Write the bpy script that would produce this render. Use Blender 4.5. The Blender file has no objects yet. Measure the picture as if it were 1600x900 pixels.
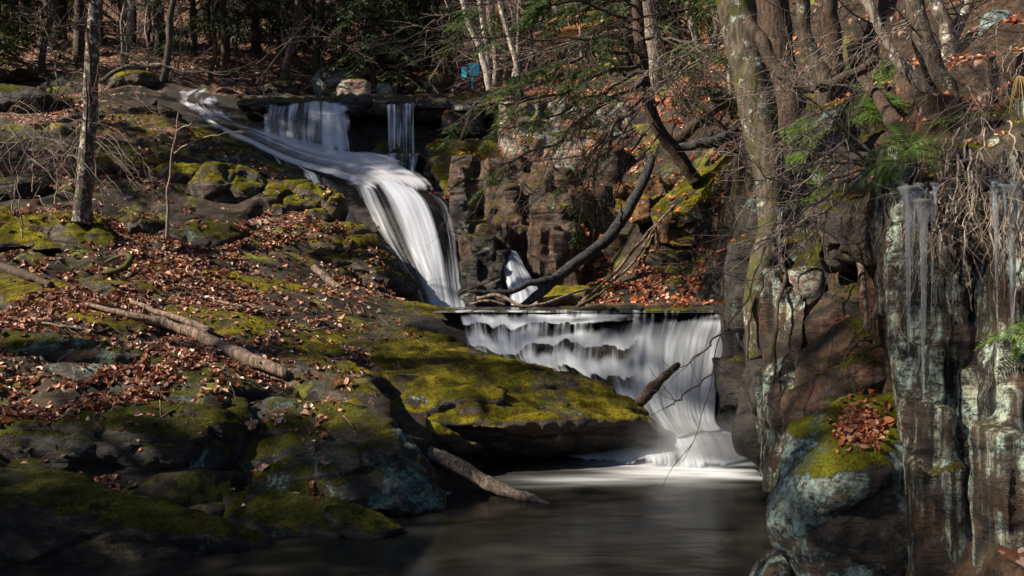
EXPOSURE = 1.18
# crowns out of the frame (x, y, height, variant, turn, scale): unseen trees added to shade the bank, the pool and the falls
SHADE = [(-12.5, 3.2, 0, 0, 0, 1.0), (-14.5, 5.5, 0, 3, 1, 1.0), (-18.7, 8.3, 0, 5, 1, 1.0), (-21, 21.5, 0, 4, 1, 1.0), (-22.5, 23.5, 0, 4, 2, 1.0), (-19, 21, 0, 2, 0, 1.0), (-19.5, 24.5, 0, 4, 0, .95)]
import bpy, bmesh, math, random
import numpy as np
from mathutils import Vector, Matrix
from mathutils.bvhtree import BVHTree
R = math.radians
sc = bpy.context.scene
COL = sc.collection
F = 1422.0
CAMZ = 2.5
rng = np.random.default_rng(7)

def P(px, py, d):
    """a photo pixel (1600x900) and a distance into the valley -> metres"""
    return np.array([(px-800)/F*d, d, CAMZ+(450-py)/F*d])

# ------------------------------------------------------------ noise
_perm = np.random.default_rng(11).permutation(256).astype(np.int64)
_perm = np.concatenate([_perm, _perm])
_g = np.random.default_rng(5).normal(size=(256, 3)); _g /= np.linalg.norm(_g, axis=1)[:, None]
def _h(i, j, k):
    return _perm[(_perm[(_perm[i & 255] + j) & 255] + k) & 255]
def perlin(p):
    p = np.asarray(p, float); i = np.floor(p).astype(np.int64); f = p-i
    u = f*f*f*(f*(f*6-15)+10); out = 0
    for a in (0, 1):
        for b in (0, 1):
            for c in (0, 1):
                g = _g[_h(i[:, 0]+a, i[:, 1]+b, i[:, 2]+c)]
                w = (u[:, 0] if a else 1-u[:, 0])*(u[:, 1] if b else 1-u[:, 1])*(u[:, 2] if c else 1-u[:, 2])
                out = out+w*((f-np.array([a, b, c]))*g).sum(1)
    return out*1.6
def fbm(p, f=1.0, o=4, gain=.5):
    s = 0; a = 1.0
    for q in range(o):
        s = s+a*perlin(np.asarray(p)*f+q*17.3); f *= 2.03; a *= gain
    return s
def worley(p):
    p = np.asarray(p, float); i0 = np.floor(p).astype(np.int64)
    f1 = np.full(len(p), 9.0); f2 = f1.copy(); cid = np.zeros(len(p))
    for a in (-1, 0, 1):
        for b in (-1, 0, 1):
            for c in (-1, 0, 1):
                q = i0+np.array([a, b, c]); h = _h(q[:, 0], q[:, 1], q[:, 2])
                off = np.stack([_perm[h]/255., _perm[(h+37) & 255]/255., _perm[(h+91) & 255]/255.], 1)
                d = np.linalg.norm(q+off-p, axis=1)
                m = d < f1
                f2 = np.where(m, f1, np.minimum(f2, d)); cid = np.where(m, _perm[(h+5) & 255]/255., cid); f1 = np.where(m, d, f1)
    return f1, f2, cid
def sstep(a, b, x):
    t = np.clip((x-a)/(b-a), 0, 1); return t*t*(3-2*t)

# ------------------------------------------------------------ mesh from arrays
def np_mesh(name, V, faces, smooth=True, uv=None):
    """V (N,3); faces a list of (M,k) index arrays"""
    me = bpy.data.meshes.new(name)
    V = np.asarray(V, np.float32)
    me.vertices.add(len(V)); me.vertices.foreach_set('co', V.ravel())
    faces = [np.asarray(f, np.int32) for f in faces if len(f)]
    loops = np.concatenate([f.ravel() for f in faces])
    tot = np.concatenate([np.full(len(f), f.shape[1], np.int32) for f in faces])
    st = np.concatenate([[0], np.cumsum(tot)[:-1]]).astype(np.int32)
    me.loops.add(len(loops)); me.loops.foreach_set('vertex_index', loops)
    me.polygons.add(len(tot)); me.polygons.foreach_set('loop_start', st)
    try: me.polygons.foreach_set('loop_total', tot)
    except Exception: pass
    me.polygons.foreach_set('use_smooth', np.full(len(tot), bool(smooth)))
    if uv is not None:
        l = me.uv_layers.new(name='UVMap')
        l.data.foreach_set('uv', np.asarray(uv, np.float32)[loops].ravel())
    me.update(calc_edges=True); me.validate()
    return me
def grid_faces(nr, nc, base=0):
    r, c = np.meshgrid(np.arange(nr-1), np.arange(nc-1), indexing='ij')
    a = (r*nc+c).ravel()+base
    return np.stack([a, a+1, a+nc+1, a+nc], 1)
def attr(me, name, vals):
    a = me.attributes.new(name, 'FLOAT', 'POINT'); a.data.foreach_set('value', np.asarray(vals, np.float32))
class MB:
    def __init__(s): s.V = []; s.Fq = []; s.Ft = []; s.n = 0
    def add(s, V, q=None, t=None):
        V = np.asarray(V, float).reshape(-1, 3)
        if q is not None and len(q): s.Fq.append(np.asarray(q)+s.n)
        if t is not None and len(t): s.Ft.append(np.asarray(t)+s.n)
        s.V.append(V); s.n += len(V)
    def tube(s, pts, rad, k=6, cap=True):
        pts = np.asarray(pts, float); n = len(pts)
        rad = np.broadcast_to(np.asarray(rad, float), (n,))
        t = np.gradient(pts, axis=0); t /= np.linalg.norm(t, axis=1)[:, None]+1e-9
        up = np.array([0, 0, 1.]) if abs(t[0][2]) < .8 else np.array([1., 0, 0])
        a = np.cross(t, up); a /= np.linalg.norm(a, axis=1)[:, None]+1e-9
        b = np.cross(t, a)
        th = np.arange(k)*2*np.pi/k
        ring = a[:, None]*np.cos(th)[None, :, None]+b[:, None]*np.sin(th)[None, :, None]
        V = (pts[:, None]+ring*rad[:, None, None]).reshape(-1, 3)
        i = np.arange(n-1)[:, None]*k; j = np.arange(k)[None]
        q = np.stack([i+j, i+(j+1) % k, i+k+(j+1) % k, i+k+j], -1).reshape(-1, 4)
        tt = None
        if cap:
            V = np.concatenate([V, pts[:1], pts[-1:]]); m = n*k; jj = np.arange(k)
            tt = np.concatenate([np.stack([np.full(k, m), (jj+1) % k, jj], 1), np.stack([np.full(k, m+1), (n-1)*k+jj, (n-1)*k+(jj+1) % k], 1)])
        s.add(V, q, tt)
    def box(s, c, size, rot=None):
        c = np.asarray(c, float); h = np.asarray(size, float)/2
        V = np.array([[x, y, z] for x in (-1, 1) for y in (-1, 1) for z in (-1, 1)], float)*h
        if rot is not None: V = V@np.array(rot).T
        s.add(V+c, [[0, 1, 3, 2], [4, 6, 7, 5], [0, 4, 5, 1], [2, 3, 7, 6], [0, 2, 6, 4], [1, 5, 7, 3]])
    def mesh(s, name, smooth=True, origin=None):
        V = np.concatenate(s.V)
        if origin is not None: V = V-np.asarray(origin)
        return np_mesh(name, V, [np.concatenate(f) for f in (s.Fq, s.Ft) if f], smooth)
def put(name, me, mats, parent=None, loc=None):
    o = bpy.data.objects.new(name, me); COL.objects.link(o)
    for m in (mats if isinstance(mats, (list, tuple)) else [mats]):
        if m is not None and len(me.materials) < 1: me.materials.append(m)
    if parent is not None: o.parent = parent
    if loc is not None: o.location = loc
    return o
def tag(o, label=None, cat=None, group=None, kind=None):
    if label: o['label'] = label
    if cat: o['category'] = cat
    if group: o['group'] = group
    if kind: o['kind'] = kind
    return o
def thing(name, label, cat, loc, group=None, rz=0, scale=1):
    o = bpy.data.objects.new(name, None); COL.objects.link(o)
    o.location = loc; o.rotation_euler = (0, 0, rz); o.scale = (scale,)*3
    o.empty_display_size = .2
    return tag(o, label, cat, group)
def catmull(pts, n):
    pts = np.asarray(pts, float)
    if len(pts) == 2:
        t = np.linspace(0, 1, n)[:, None]; return pts[0]*(1-t)+pts[1]*t
    Q = np.concatenate([[2*pts[0]-pts[1]], pts, [2*pts[-1]-pts[-2]]])
    u = np.linspace(0, len(pts)-1-1e-6, n); i = u.astype(int); f = (u-i)
    f = f.reshape((-1,)+(1,)*(pts.ndim-1))
    a, b, c, d = Q[i], Q[i+1], Q[i+2], Q[i+3]
    return .5*((2*b)+(c-a)*f+(2*a-5*b+4*c-d)*f*f+(3*b-a-3*c+d)*f**3)
def px_path(pts): return np.array([P(*p) for p in pts])
def wig(pts, n, amp, seed, f=2.0):
    L = catmull(pts, n); r = np.random.default_rng(abs(seed))
    s = r.uniform(0, 99, 3); t = np.linspace(0, 1, n)*f*4
    off = np.stack([perlin(np.stack([t+s[a], t*0+s[a]*.7, t*0+3.3], 1)) for a in range(3)], 1)
    off *= np.sin(np.linspace(0, np.pi, n))[:, None]**.3
    return L+off*amp

# ------------------------------------------------------------ materials
class NT:
    def __init__(s, name):
        s.m = bpy.data.materials.new(name); s.m.use_nodes = True
        s.t = s.m.node_tree; s.t.nodes.clear()
    def n(s, typ, ins=None, **kw):
        nd = s.t.nodes.new(typ)
        for k, v in kw.items(): setattr(nd, k, v)
        for k, v in (ins or {}).items(): s.set(nd, k, v)
        return nd
    def set(s, nd, k, v):
        i = nd.inputs[k]
        if isinstance(v, bpy.types.NodeSocket): s.t.links.new(v, i)
        elif isinstance(v, bpy.types.Node): s.t.links.new(v.outputs[0], i)
        else: i.default_value = v if not (isinstance(v, tuple) and len(v) == 3 and i.type == 'RGBA') else (*v, 1)
    def math(s, op, a, b=0.0, c=None, clamp=False):
        nd = s.n('ShaderNodeMath', operation=op, use_clamp=clamp); s.set(nd, 0, a); s.set(nd, 1, b)
        if c is not None: s.set(nd, 2, c)
        return nd.outputs[0]
    def noise(s, vec, scale, detail=4, rough=.55, dist=0.0):
        nd = s.n('ShaderNodeTexNoise', {'Vector': vec, 'Scale': scale, 'Detail': detail, 'Roughness': rough, 'Distortion': dist}); return nd.outputs['Fac']
    def vor(s, vec, scale, feature='F1', out='Distance'):
        nd = s.n('ShaderNodeTexVoronoi', {'Vector': vec, 'Scale': scale}, feature=feature); return nd.outputs[out]
    def mix(s, f, a, b):
        nd = s.n('ShaderNodeMix', data_type='RGBA'); s.set(nd, 0, f); s.set(nd, 6, a); s.set(nd, 7, b); return nd.outputs[2]
    def mixf(s, f, a, b):
        nd = s.n('ShaderNodeMix', data_type='FLOAT'); s.set(nd, 0, f); s.set(nd, 2, a); s.set(nd, 3, b); return nd.outputs[0]
    def ramp(s, f, stops, interp='LINEAR'):
        nd = s.n('ShaderNodeValToRGB', {0: f}); cr = nd.color_ramp; cr.interpolation = interp
        while len(cr.elements) < len(stops): cr.elements.new(.5)
        for e, (p, c) in zip(cr.elements, stops):
            e.position = p; e.color = (*c, 1) if isinstance(c, tuple) else (c, c, c, 1)
        return nd.outputs[0]
    def ss(s, a, b, x):
        nd = s.n('ShaderNodeMapRange', {0: x, 1: a, 2: b}, interpolation_type='SMOOTHSTEP', clamp=True); return nd.outputs[0]
    def mapv(s, vec, scale=(1, 1, 1), rot=(0, 0, 0)):
        return s.n('ShaderNodeMapping', {'Vector': vec, 'Scale': scale, 'Rotation': rot}).outputs[0]
    def bump(s, h, strength=.5, dist=.05, normal=None):
        nd = s.n('ShaderNodeBump', {'Height': h, 'Strength': strength, 'Distance': dist})
        if normal is not None: s.set(nd, 'Normal', normal)
        return nd.outputs[0]
    def pos(s): return s.n('ShaderNodeNewGeometry').outputs['Position']
    def obj(s): return s.n('ShaderNodeTexCoord').outputs['Object']
    def out(s, bsdf):
        s.n('ShaderNodeOutputMaterial', {'Surface': bsdf}); return s.m
    def pbr(s, col, rough=.8, normal=None, **kw):
        nd = s.n('ShaderNodeBsdfPrincipled', {'Base Color': col, 'Roughness': rough})
        if normal is not None: s.set(nd, 'Normal', normal)
        for k, v in kw.items(): s.set(nd, k.replace('_', ' '), v)
        return nd.outputs[0]

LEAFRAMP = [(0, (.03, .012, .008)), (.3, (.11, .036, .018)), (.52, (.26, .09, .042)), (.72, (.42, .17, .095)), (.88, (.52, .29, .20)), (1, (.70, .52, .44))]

def rock_mat(name, base=(.13, .105, .085), dark=(.03, .026, .022), moss=.5, mossc=(.075, .085, .008), moss2=(.16, .15, .014),
             lichen=.3, lichc=(.42, .5, .38), wet=.25, tilt=(.2, .1, 0), sidemoss=0.0, streak=0.0, fine=1.0, facet=1.0):
    t = NT(name); p = t.pos(); N = t.n('ShaderNodeNewGeometry').outputs['Normal']
    sp = t.mapv(p, (.8, .8, 3.2), tilt)
    a = t.noise(sp, 1.7*fine, 8, .68, .6)
    b = t.noise(p, 7*fine, 6, .7)
    col = t.mix(t.ss(.36, .64, a), dark, base)
    col = t.mix(t.ss(.5, .68, b), col, tuple(min(1, c*1.75) for c in base))
    col = t.mix(t.ss(.52, .75, t.noise(p, 2.3, 5, .6)), col, (base[0]*1.35, base[1]*.92, base[2]*.6))
    # dark seams
    seam = t.ss(.0, .05, t.vor(t.mapv(t.mix(.16, p, t.noise(p, 1.2, 4)), (.7, .7, 1.6), tilt), .9, 'DISTANCE_TO_EDGE'))
    col = t.mix(seam, (dark[0]*.6, dark[1]*.6, dark[2]*.6), col)
    # lichen: crusty patches
    ln = t.noise(p, 1.3, 9, .74, .5); lf = t.noise(p, 17, 5, .8)
    lm = t.math('MULTIPLY', t.ss(.66-lichen*.3, .72-lichen*.3, ln), t.ss(.36, .58, lf))
    if streak:
        st = t.noise(t.mapv(p, (9, 9, .5)), 1.0, 6, .7)
        lm = t.math('MULTIPLY', lm, t.mixf(streak, 1.0, t.ss(.42, .6, st)))
        col = t.mix(t.math('MULTIPLY', t.ss(.5, .64, t.noise(t.mapv(p, (6, 6, .35)), 1, 5, .6)), streak), col, dark)
    lc = t.mix(t.ss(.4, .6, t.noise(p, 3.1, 5, .7)), lichc, (lichc[0]*.75, lichc[1]*.95, lichc[2]*1.05))
    col = t.mix(t.math('MULTIPLY', lm, .85), col, lc)
    spk = t.math('MULTIPLY', t.ss(.73, .78, t.noise(p, 26, 3, .6)), t.ss(.45, .6, t.noise(p, 2.1, 3)))
    col = t.mix(t.math('MULTIPLY', spk, min(1, lichen+.25)), col, (.55, .58, .5))
    # moss on what faces up
    nz = t.n('ShaderNodeSeparateXYZ', {0: N}).outputs[2]
    mn = t.noise(p, .8, 8, .68, .8)
    up = t.ss(.12-.5*sidemoss, .75, nz)
    mm = t.math('ADD', t.math('MULTIPLY', up, .42), t.math('MULTIPLY', mn, .9))
    mm = t.math('ADD', mm, t.math('MULTIPLY', t.noise(p, 9, 6, .7), .22))
    mm = t.math('ADD', mm, t.math('MULTIPLY', t.math('SUBTRACT', t.noise(p, 42, 3, .7), .5), .28))
    m = t.ss(1.05-.36*moss, 1.17-.36*moss, mm)
    if moss <= 0: m = t.math('MULTIPLY', m, 0)
    mc = t.mix(t.ss(.40, .60, t.noise(p, 1.9, 7, .72)), mossc, moss2)
    mc = t.mix(t.ss(.46, .62, t.noise(p, 4.3, 7, .75)), mc, (mossc[0]*1.1, mossc[1]*.72, mossc[2]*1.4))
    mc = t.mix(t.ss(.48, .66, t.noise(p, 34, 4, .75)), mc, (mossc[0]*.3, mossc[1]*.33, mossc[2]*.5))
    col = t.mix(m, col, mc)
    h = t.math('ADD', t.math('MULTIPLY', a, .8), t.math('MULTIPLY', b, .5))
    h = t.math('ADD', h, t.math('MULTIPLY', t.noise(t.mapv(p, (1, 1, 4), tilt), 5, 6, .75), .5))
    h = t.math('ADD', h, t.math('MULTIPLY', seam, .35))
    h = t.math('ADD', h, t.math('MULTIPLY', t.noise(p, 38, 4, .75), t.mixf(m, .12, .5)))
    h = t.math('ADD', h, t.math('MULTIPLY', m, .25))
    fp = t.n('ShaderNodeMix', data_type='VECTOR', factor_mode='UNIFORM'); t.set(fp, 0, .12); t.set(fp, 4, p); t.set(fp, 5, t.n('ShaderNodeTexNoise', {'Vector': p, 'Scale': 2.5, 'Detail': 5}).outputs['Color'])
    off = None
    for sc_, am in ((2.4, .75), (6.5, .55), (17, .4)):
        vc = t.n('ShaderNodeTexVoronoi', {'Vector': t.mapv(fp.outputs[1], (1, 1, 1.9), tilt), 'Scale': sc_}).outputs['Color']
        v1 = t.n('ShaderNodeVectorMath', {0: vc, 1: (.5, .5, .5)}, operation='SUBTRACT').outputs[0]
        v2 = t.n('ShaderNodeVectorMath', {0: v1, 'Scale': am}, operation='SCALE').outputs[0]
        off = v2 if off is None else t.n('ShaderNodeVectorMath', {0: off, 1: v2}, operation='ADD').outputs[0]
    off = t.n('ShaderNodeVectorMath', {0: off, 'Scale': t.mixf(m, facet, .12)}, operation='SCALE').outputs[0]
    nf = t.n('ShaderNodeVectorMath', {0: t.n('ShaderNodeVectorMath', {0: N, 1: off}, operation='ADD').outputs[0]}, operation='NORMALIZE').outputs[0]
    nrm = t.bump(h, 1.0, .11, nf)
    ro = t.mixf(m, t.mixf(t.ss(.4, .62, t.noise(p, 1.1, 4)), .85-.6*wet, .9), 1.0)
    return t.out(t.pbr(col, ro, nrm, Specular_IOR_Level=t.mixf(m, .5, .1)))

def ground_mat():
    t = NT('forest_floor'); p = t.pos(); N = t.n('ShaderNodeNewGeometry').outputs['Normal']
    lit = t.n('ShaderNodeAttribute', attribute_name='litter').outputs['Fac']
    q = t.mix(.12, p, t.n('ShaderNodeTexNoise', {'Vector': p, 'Scale': 6.0, 'Detail': 3}).outputs['Color'])
    vn = t.n('ShaderNodeTexVoronoi', {'Vector': q, 'Scale': 13.0}); rnd = t.n('ShaderNodeSeparateColor', {0: vn.outputs['Color']}).outputs[0]
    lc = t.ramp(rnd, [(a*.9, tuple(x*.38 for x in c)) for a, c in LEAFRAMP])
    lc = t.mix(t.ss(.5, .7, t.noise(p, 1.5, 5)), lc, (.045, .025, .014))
    a = t.noise(t.mapv(p, (.7, .7, 3.0), (.22, .12, 0)), 1.6, 8, .68, .5); b = t.noise(p, 8, 6, .7)
    rc = t.mix(t.ss(.40, .62, a), (.008, .006, .005), (.038, .027, .019)); rc = t.mix(t.ss(.56, .68, b), rc, (.08, .058, .042))
    lm = t.math('MULTIPLY', t.ss(.6, .66, t.noise(p, 1.7, 8, .7)), t.ss(.45, .6, t.noise(p, 14, 4, .7)))
    rc = t.mix(t.math('MULTIPLY', lm, .6), rc, (.36, .42, .34))
    mm = t.math('ADD', t.math('MULTIPLY', t.noise(p, .7, 8, .66, .6), .85), t.math('MULTIPLY', t.noise(p, 8, 5, .7), .22))
    m = t.ss(.555, .64, mm)
    soil = t.n('ShaderNodeAttribute', attribute_name='soil').outputs['Fac']
    m = t.math('MULTIPLY', m, t.math('SUBTRACT', 1.0, soil)); rc = t.mix(t.math('MULTIPLY', soil, .8), rc, t.mix(t.ss(.4, .6, b), (.014, .009, .006), (.07, .042, .025)))
    mc = t.mix(t.ss(.4, .65, t.noise(p, 2.3, 6, .7)), (.05, .058, .006), (.15, .14, .012))
    rc = t.mix(m, rc, mc)
    wt = t.n('ShaderNodeAttribute', attribute_name='wet').outputs['Fac']
    rc = t.mix(wt, rc, t.mix(t.ss(.4, .65, b), (.010, .009, .008), (.035, .03, .026)))
    lf = t.ss(.35, .6, t.math('ADD', lit, t.math('MULTIPLY', t.math('SUBTRACT', t.noise(p, 5, 5, .7), .5), .9)))
    col = t.mix(lf, rc, lc)
    h = t.math('ADD', t.math('MULTIPLY', a, .9), t.math('MULTIPLY', t.noise(p, 28, 5, .75), .4)); h = t.math('ADD', h, t.math('MULTIPLY', b, .5))
    h = t.math('ADD', h, t.math('MULTIPLY', t.math('MULTIPLY', vn.outputs['Distance'], -1.0), t.math('MULTIPLY', lf, .8)))
    return t.out(t.pbr(col, .85, t.bump(h, .9, .06), Specular_IOR_Level=.25))

def leaf_mat(name, stops, rough=.6, trans=.25, spec=.3):
    t = NT(name); g = t.n('ShaderNodeNewGeometry')
    c = t.ramp(g.outputs['Random Per Island'], stops)
    c = t.mix(t.math('MULTIPLY', t.noise(g.outputs['Position'], 20, 3), .35), c, tuple(x*.35 for x in stops[0][1]))
    b = t.pbr(c, rough, None, Specular_IOR_Level=spec)
    if trans:
        tr = t.n('ShaderNodeBsdfTranslucent', {'Color': c}).outputs[0]
        b = t.n('ShaderNodeMixShader', {0: trans, 1: b, 2: tr}).outputs[0]
    return t.out(b)
def bark_mat(name, a, b, lichen=0.0, lc=(.4, .46, .4), scale=1.0, moss=0.0):
    t = NT(name); p = t.pos(); q = t.mapv(p, (1, 1, .22))
    n = t.noise(q, 22*scale, 6, .7, .4); n2 = t.noise(q, 5*scale, 4, .6)
    c = t.mix(t.ss(.38, .62, n), a, b); c = t.mix(t.ss(.5, .7, n2), c, tuple(x*.6 for x in b))
    if lichen: c = t.mix(t.ss(.66-.3*lichen, .7-.3*lichen, t.math('ADD', t.math('MULTIPLY', t.noise(p, 5*scale, 7, .75), .8), t.math('MULTIPLY', t.noise(p, 24*scale, 3, .6), .2))), c, lc)
    if moss: c = t.mix(t.ss(.64-.3*moss, .72-.3*moss, t.noise(p, 3*scale, 6, .7)), c, (.05, .052, .012))
    return t.out(t.pbr(c, .85, t.bump(t.math('ADD', n, t.math('MULTIPLY', n2, .6)), .8, .03), Specular_IOR_Level=.2))

M = {}
M['ground'] = ground_mat()
M['rock'] = rock_mat('mossy_rock', base=(0.0600, 0.0450, 0.0330), dark=(0.0120, 0.0096, 0.0078))
M['rock_bright_moss'] = rock_mat('bright_mossy_rock', base=(0.0720, 0.0510, 0.0330), dark=(0.0120, 0.0096, 0.0072), moss=.74, mossc=(.075, .08, .006), moss2=(.26, .23, .014), lichen=.2, sidemoss=.15)
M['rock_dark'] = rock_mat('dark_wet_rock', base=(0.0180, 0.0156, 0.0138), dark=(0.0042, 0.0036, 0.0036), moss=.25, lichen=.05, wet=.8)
M['rock_dark_moss'] = rock_mat('dark_mossy_rock', base=(.027, .023, .019), dark=(0.0072, 0.0066, 0.0060), moss=.58, mossc=(.040, .046, .007), moss2=(.085, .09, .012), lichen=.3, lichc=(.20, .31, .26), wet=.3, sidemoss=.3)
M['rock_dark_lichen'] = rock_mat('dark_turquoise_lichen_rock', base=(0.0420, 0.0360, 0.0300), dark=(0.0108, 0.0096, 0.0084), moss=.38, mossc=(.05, .058, .007), moss2=(.11, .11, .012), lichen=.48, lichc=(.16, .28, .235), wet=.3, sidemoss=.2, facet=.6)
M['rock_lichen'] = rock_mat('lichen_rock', base=(0.0780, 0.0570, 0.0420), dark=(0.0150, 0.0120, 0.0096), moss=.35, lichen=.62, lichc=(.36, .46, .41), wet=.1)
M['rock_column'] = rock_mat('streaked_lichen_rock', base=(0.0510, 0.0336, 0.0216), dark=(0.0054, 0.0042, 0.0030), moss=.3, lichen=.74, lichc=(.58, .62, .50), wet=.35, streak=1.0, sidemoss=.2)
M['rock_lichen_moss'] = rock_mat('lichen_rock_with_bright_moss', base=(0.0720, 0.0540, 0.0420), dark=(0.0150, 0.0120, 0.0102), moss=.62, mossc=(.10, .11, .008), moss2=(.22, .22, .018), lichen=.66, lichc=(.36, .47, .43), wet=.1)
M['rock_brown'] = rock_mat('brown_cliff_rock', base=(.095, .052, .031), dark=(0.0132, 0.0084, 0.0060), moss=.35, lichen=.2, wet=.3, streak=.45, tilt=(0, .1, 0))
M['rock_orange'] = rock_mat('orange_stained_rock', base=(0.1560, 0.0750, 0.0300), dark=(0.0240, 0.0120, 0.0072), moss=.6, mossc=(.10, .10, .008), moss2=(.22, .2, .016), lichen=.12, wet=.3)
M['rock_pale'] = rock_mat('pale_lichen_rock', base=(0.2600, 0.1200, 0.1020), dark=(0.0420, 0.0330, 0.0270), moss=.45, lichen=.66, lichc=(.48, .53, .45), wet=.05, streak=.5)
M['rock_slab'] = rock_mat('slab_rock', base=(0.0720, 0.0528, 0.0372), dark=(0.0120, 0.0096, 0.0078), moss=.56, facet=.6, mossc=(.065, .065, .006), moss2=(.24, .205, .014), lichen=.2, wet=.25, tilt=(.1, .15, 0))
M['leaf'] = leaf_mat('fallen_leaf', LEAFRAMP, .55, .15, .4)
M['leaf_red'] = leaf_mat('red_fallen_leaf', [(0, (.12, .03, .015)), (.4, (.42, .12, .05)), (.75, (.60, .22, .10)), (1, (.64, .38, .26))], .5, .15, .4)
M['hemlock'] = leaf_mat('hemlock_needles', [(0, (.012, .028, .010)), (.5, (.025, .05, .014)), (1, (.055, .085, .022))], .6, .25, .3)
M['hemlock_bright'] = leaf_mat('sunlit_hemlock_needles', [(0, (.02, .05, .014)), (.5, (.05, .10, .02)), (1, (.085, .135, .028))], .5, .3, .3)  # brighter copy of the hemlock greens, sunlight put into the colour
M['fern'] = leaf_mat('fern_green', [(0, (.035, .075, .012)), (.6, (.075, .14, .022)), (1, (.17, .25, .04))], .5, .4, .3)
M['bark'] = bark_mat('grey_brown_bark', (.018, .014, .011), (.085, .066, .052), .3, (.22, .22, .19), 1.3)
M['bark_dark'] = bark_mat('dark_hemlock_bark', (.022, .016, .013), (.085, .062, .05), .05)
M['bark_pale'] = bark_mat('pale_bark', (.06, .048, .038), (.24, .20, .17), .35, (.5, .52, .47))
M['bark_birch'] = bark_mat('white_birch_bark', (.16, .13, .11), (.52, .46, .42), .3, (.62, .6, .56))
M['bark_lichen'] = bark_mat('lichen_covered_bark', (.03, .025, .019), (.11, .09, .068), .36, (.27, .32, .28), 1.0, .45)
M['bark_brown'] = bark_mat('reddish_brown_bark', (.02, .014, .011), (.085, .056, .042), .25, (.16, .14, .11), 1.3)
M['twig'] = bark_mat('bare_twig', (.13, .10, .085), (.34, .28, .24), .0)
M['twig_dark'] = bark_mat('dark_twig', (.03, .024, .02), (.09, .075, .065), .0)
M['drift'] = bark_mat('weathered_driftwood', (.05, .036, .027), (.25, .185, .145), .15, (.5, .48, .42))
M['wet_log'] = bark_mat('damp_stripped_log', (.035, .027, .022), (.19, .15, .125), .2, (.32, .29, .26), 1.4)
M['black_log'] = bark_mat('black_wet_log', (.012, .012, .014), (.05, .052, .058), .12, (.14, .15, .16))
M['moss_log'] = bark_mat('mossy_log', (.05, .035, .025), (.15, .11, .08), .1, moss=.65)
def paint(name, c, r=.5, n=30, k=.25):
    t = NT(name); p = t.pos(); f = t.noise(p, n, 5, .65)
    return t.out(t.pbr(t.mix(t.math('MULTIPLY', f, k), c, tuple(x*.45 for x in c)), r, t.bump(f, .3, .01)))
M['blue'] = paint('weathered_blue_paint', (.04, .62, .88))
M['plank'] = paint('orange_stained_timber', (.50, .24, .06), .7)
def water_mat():
    t = NT('dark_pool_water'); p = t.pos()
    w = t.noise(t.mapv(p, (.6, 1.6, 1), (0, 0, .12)), 1.2, 4, .5, .4)
    fa = t.n('ShaderNodeAttribute', attribute_name='foam').outputs['Fac']
    fn = t.noise(t.mapv(p, (.7, 3.4, 1), (0, 0, -.18)), 1.1, 4, .5, .6)
    f = t.math('MULTIPLY', fa, t.mixf(t.ss(.1, .9, fa), t.mixf(t.ss(.36, .68, fn), .35, 1.0), 1.0), clamp=True)
    base = t.n('ShaderNodeBsdfPrincipled', {'Base Color': (.014, .0135, .012), 'Roughness': .2, 'IOR': 1.33, 'Normal': t.bump(w, .28, .06)}).outputs[0]
    foam = t.pbr((.55, .58, .63), .6)
    return t.out(t.n('ShaderNodeMixShader', {0: f, 1: base, 2: foam}).outputs[0])
M['pool'] = water_mat()
def fall_mat(name, lo=.25, hi=.95, freq=26, col=(.84, .87, .92), along=.7, body=.5, dim=.6):
    """silk water: u runs across the flow, v down it; attribute 'veil' thins its edges"""
    t = NT(name); uv = t.n('ShaderNodeTexCoord').outputs['UV']
    veil = t.n('ShaderNodeAttribute', attribute_name='veil').outputs['Fac']
    a = t.noise(t.mapv(uv, (freq, along, 1)), 1, 3, .5, .15); b = t.noise(t.mapv(uv, (freq*4, along*1.3, 1)), 1, 4, .6, .1)
    c = t.noise(t.mapv(uv, (freq*.25, along*1.6, 1)), 1, 3, .5, .3); e = t.noise(t.mapv(uv, (freq*11, along*2, 1)), 1, 2, .5)
    s = t.math('ADD', t.math('MULTIPLY', a, .44), t.math('ADD', t.math('MULTIPLY', b, .18), t.math('ADD', t.math('MULTIPLY', c, .32), t.math('MULTIPLY', e, .06))))
    k = t.ss(.37, .63, s)
    th = t.math('SUBTRACT', 1.0, veil)
    al = t.n('ShaderNodeMapRange', {0: k, 1: t.math('SUBTRACT', th, .12), 2: t.math('ADD', th, .85), 3: 0.0, 4: hi}, interpolation_type='SMOOTHSTEP', clamp=True).outputs[0]
    al = t.math('MAXIMUM', al, t.math('MULTIPLY', t.ss(.75, 1.15, veil), body))
    al = t.math('MULTIPLY', al, t.ss(.02, .25, veil))
    cc = t.mix(k, tuple(x*dim for x in col), col)
    d = t.n('ShaderNodeBsdfDiffuse', {'Color': cc}); tr = t.n('ShaderNodeBsdfTranslucent', {'Color': cc}); g = t.n('ShaderNodeBsdfGlossy', {'Color': (1, 1, 1), 'Roughness': .35})
    sh = t.n('ShaderNodeMixShader', {0: .46, 1: d.outputs[0], 2: tr.outputs[0]}).outputs[0]
    sh = t.n('ShaderNodeMixShader', {0: .04, 1: sh, 2: g.outputs[0]}).outputs[0]
    sh = t.n('ShaderNodeMixShader', {0: al, 1: t.n('ShaderNodeBsdfTransparent').outputs[0], 2: sh}).outputs[0]
    return t.out(sh)
M['fall'] = fall_mat('white_falling_water', .30, 1.0, 20, (.80, .87, .98), along=.5, body=.97, dim=.74)
M['curtain'] = fall_mat('pale_curtain_water', .15, .95, 14, (.76, .84, .96), along=.22, body=.85, dim=.7)
M['fall_thin'] = fall_mat('thin_falling_water', .0, .9, 12, (.66, .75, .90), body=.4, along=.25)
M['fall_main'] = fall_mat('plunging_white_water', .28, 1.0, 8, (.66, .72, .86), along=.14, body=.93, dim=.55)
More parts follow.
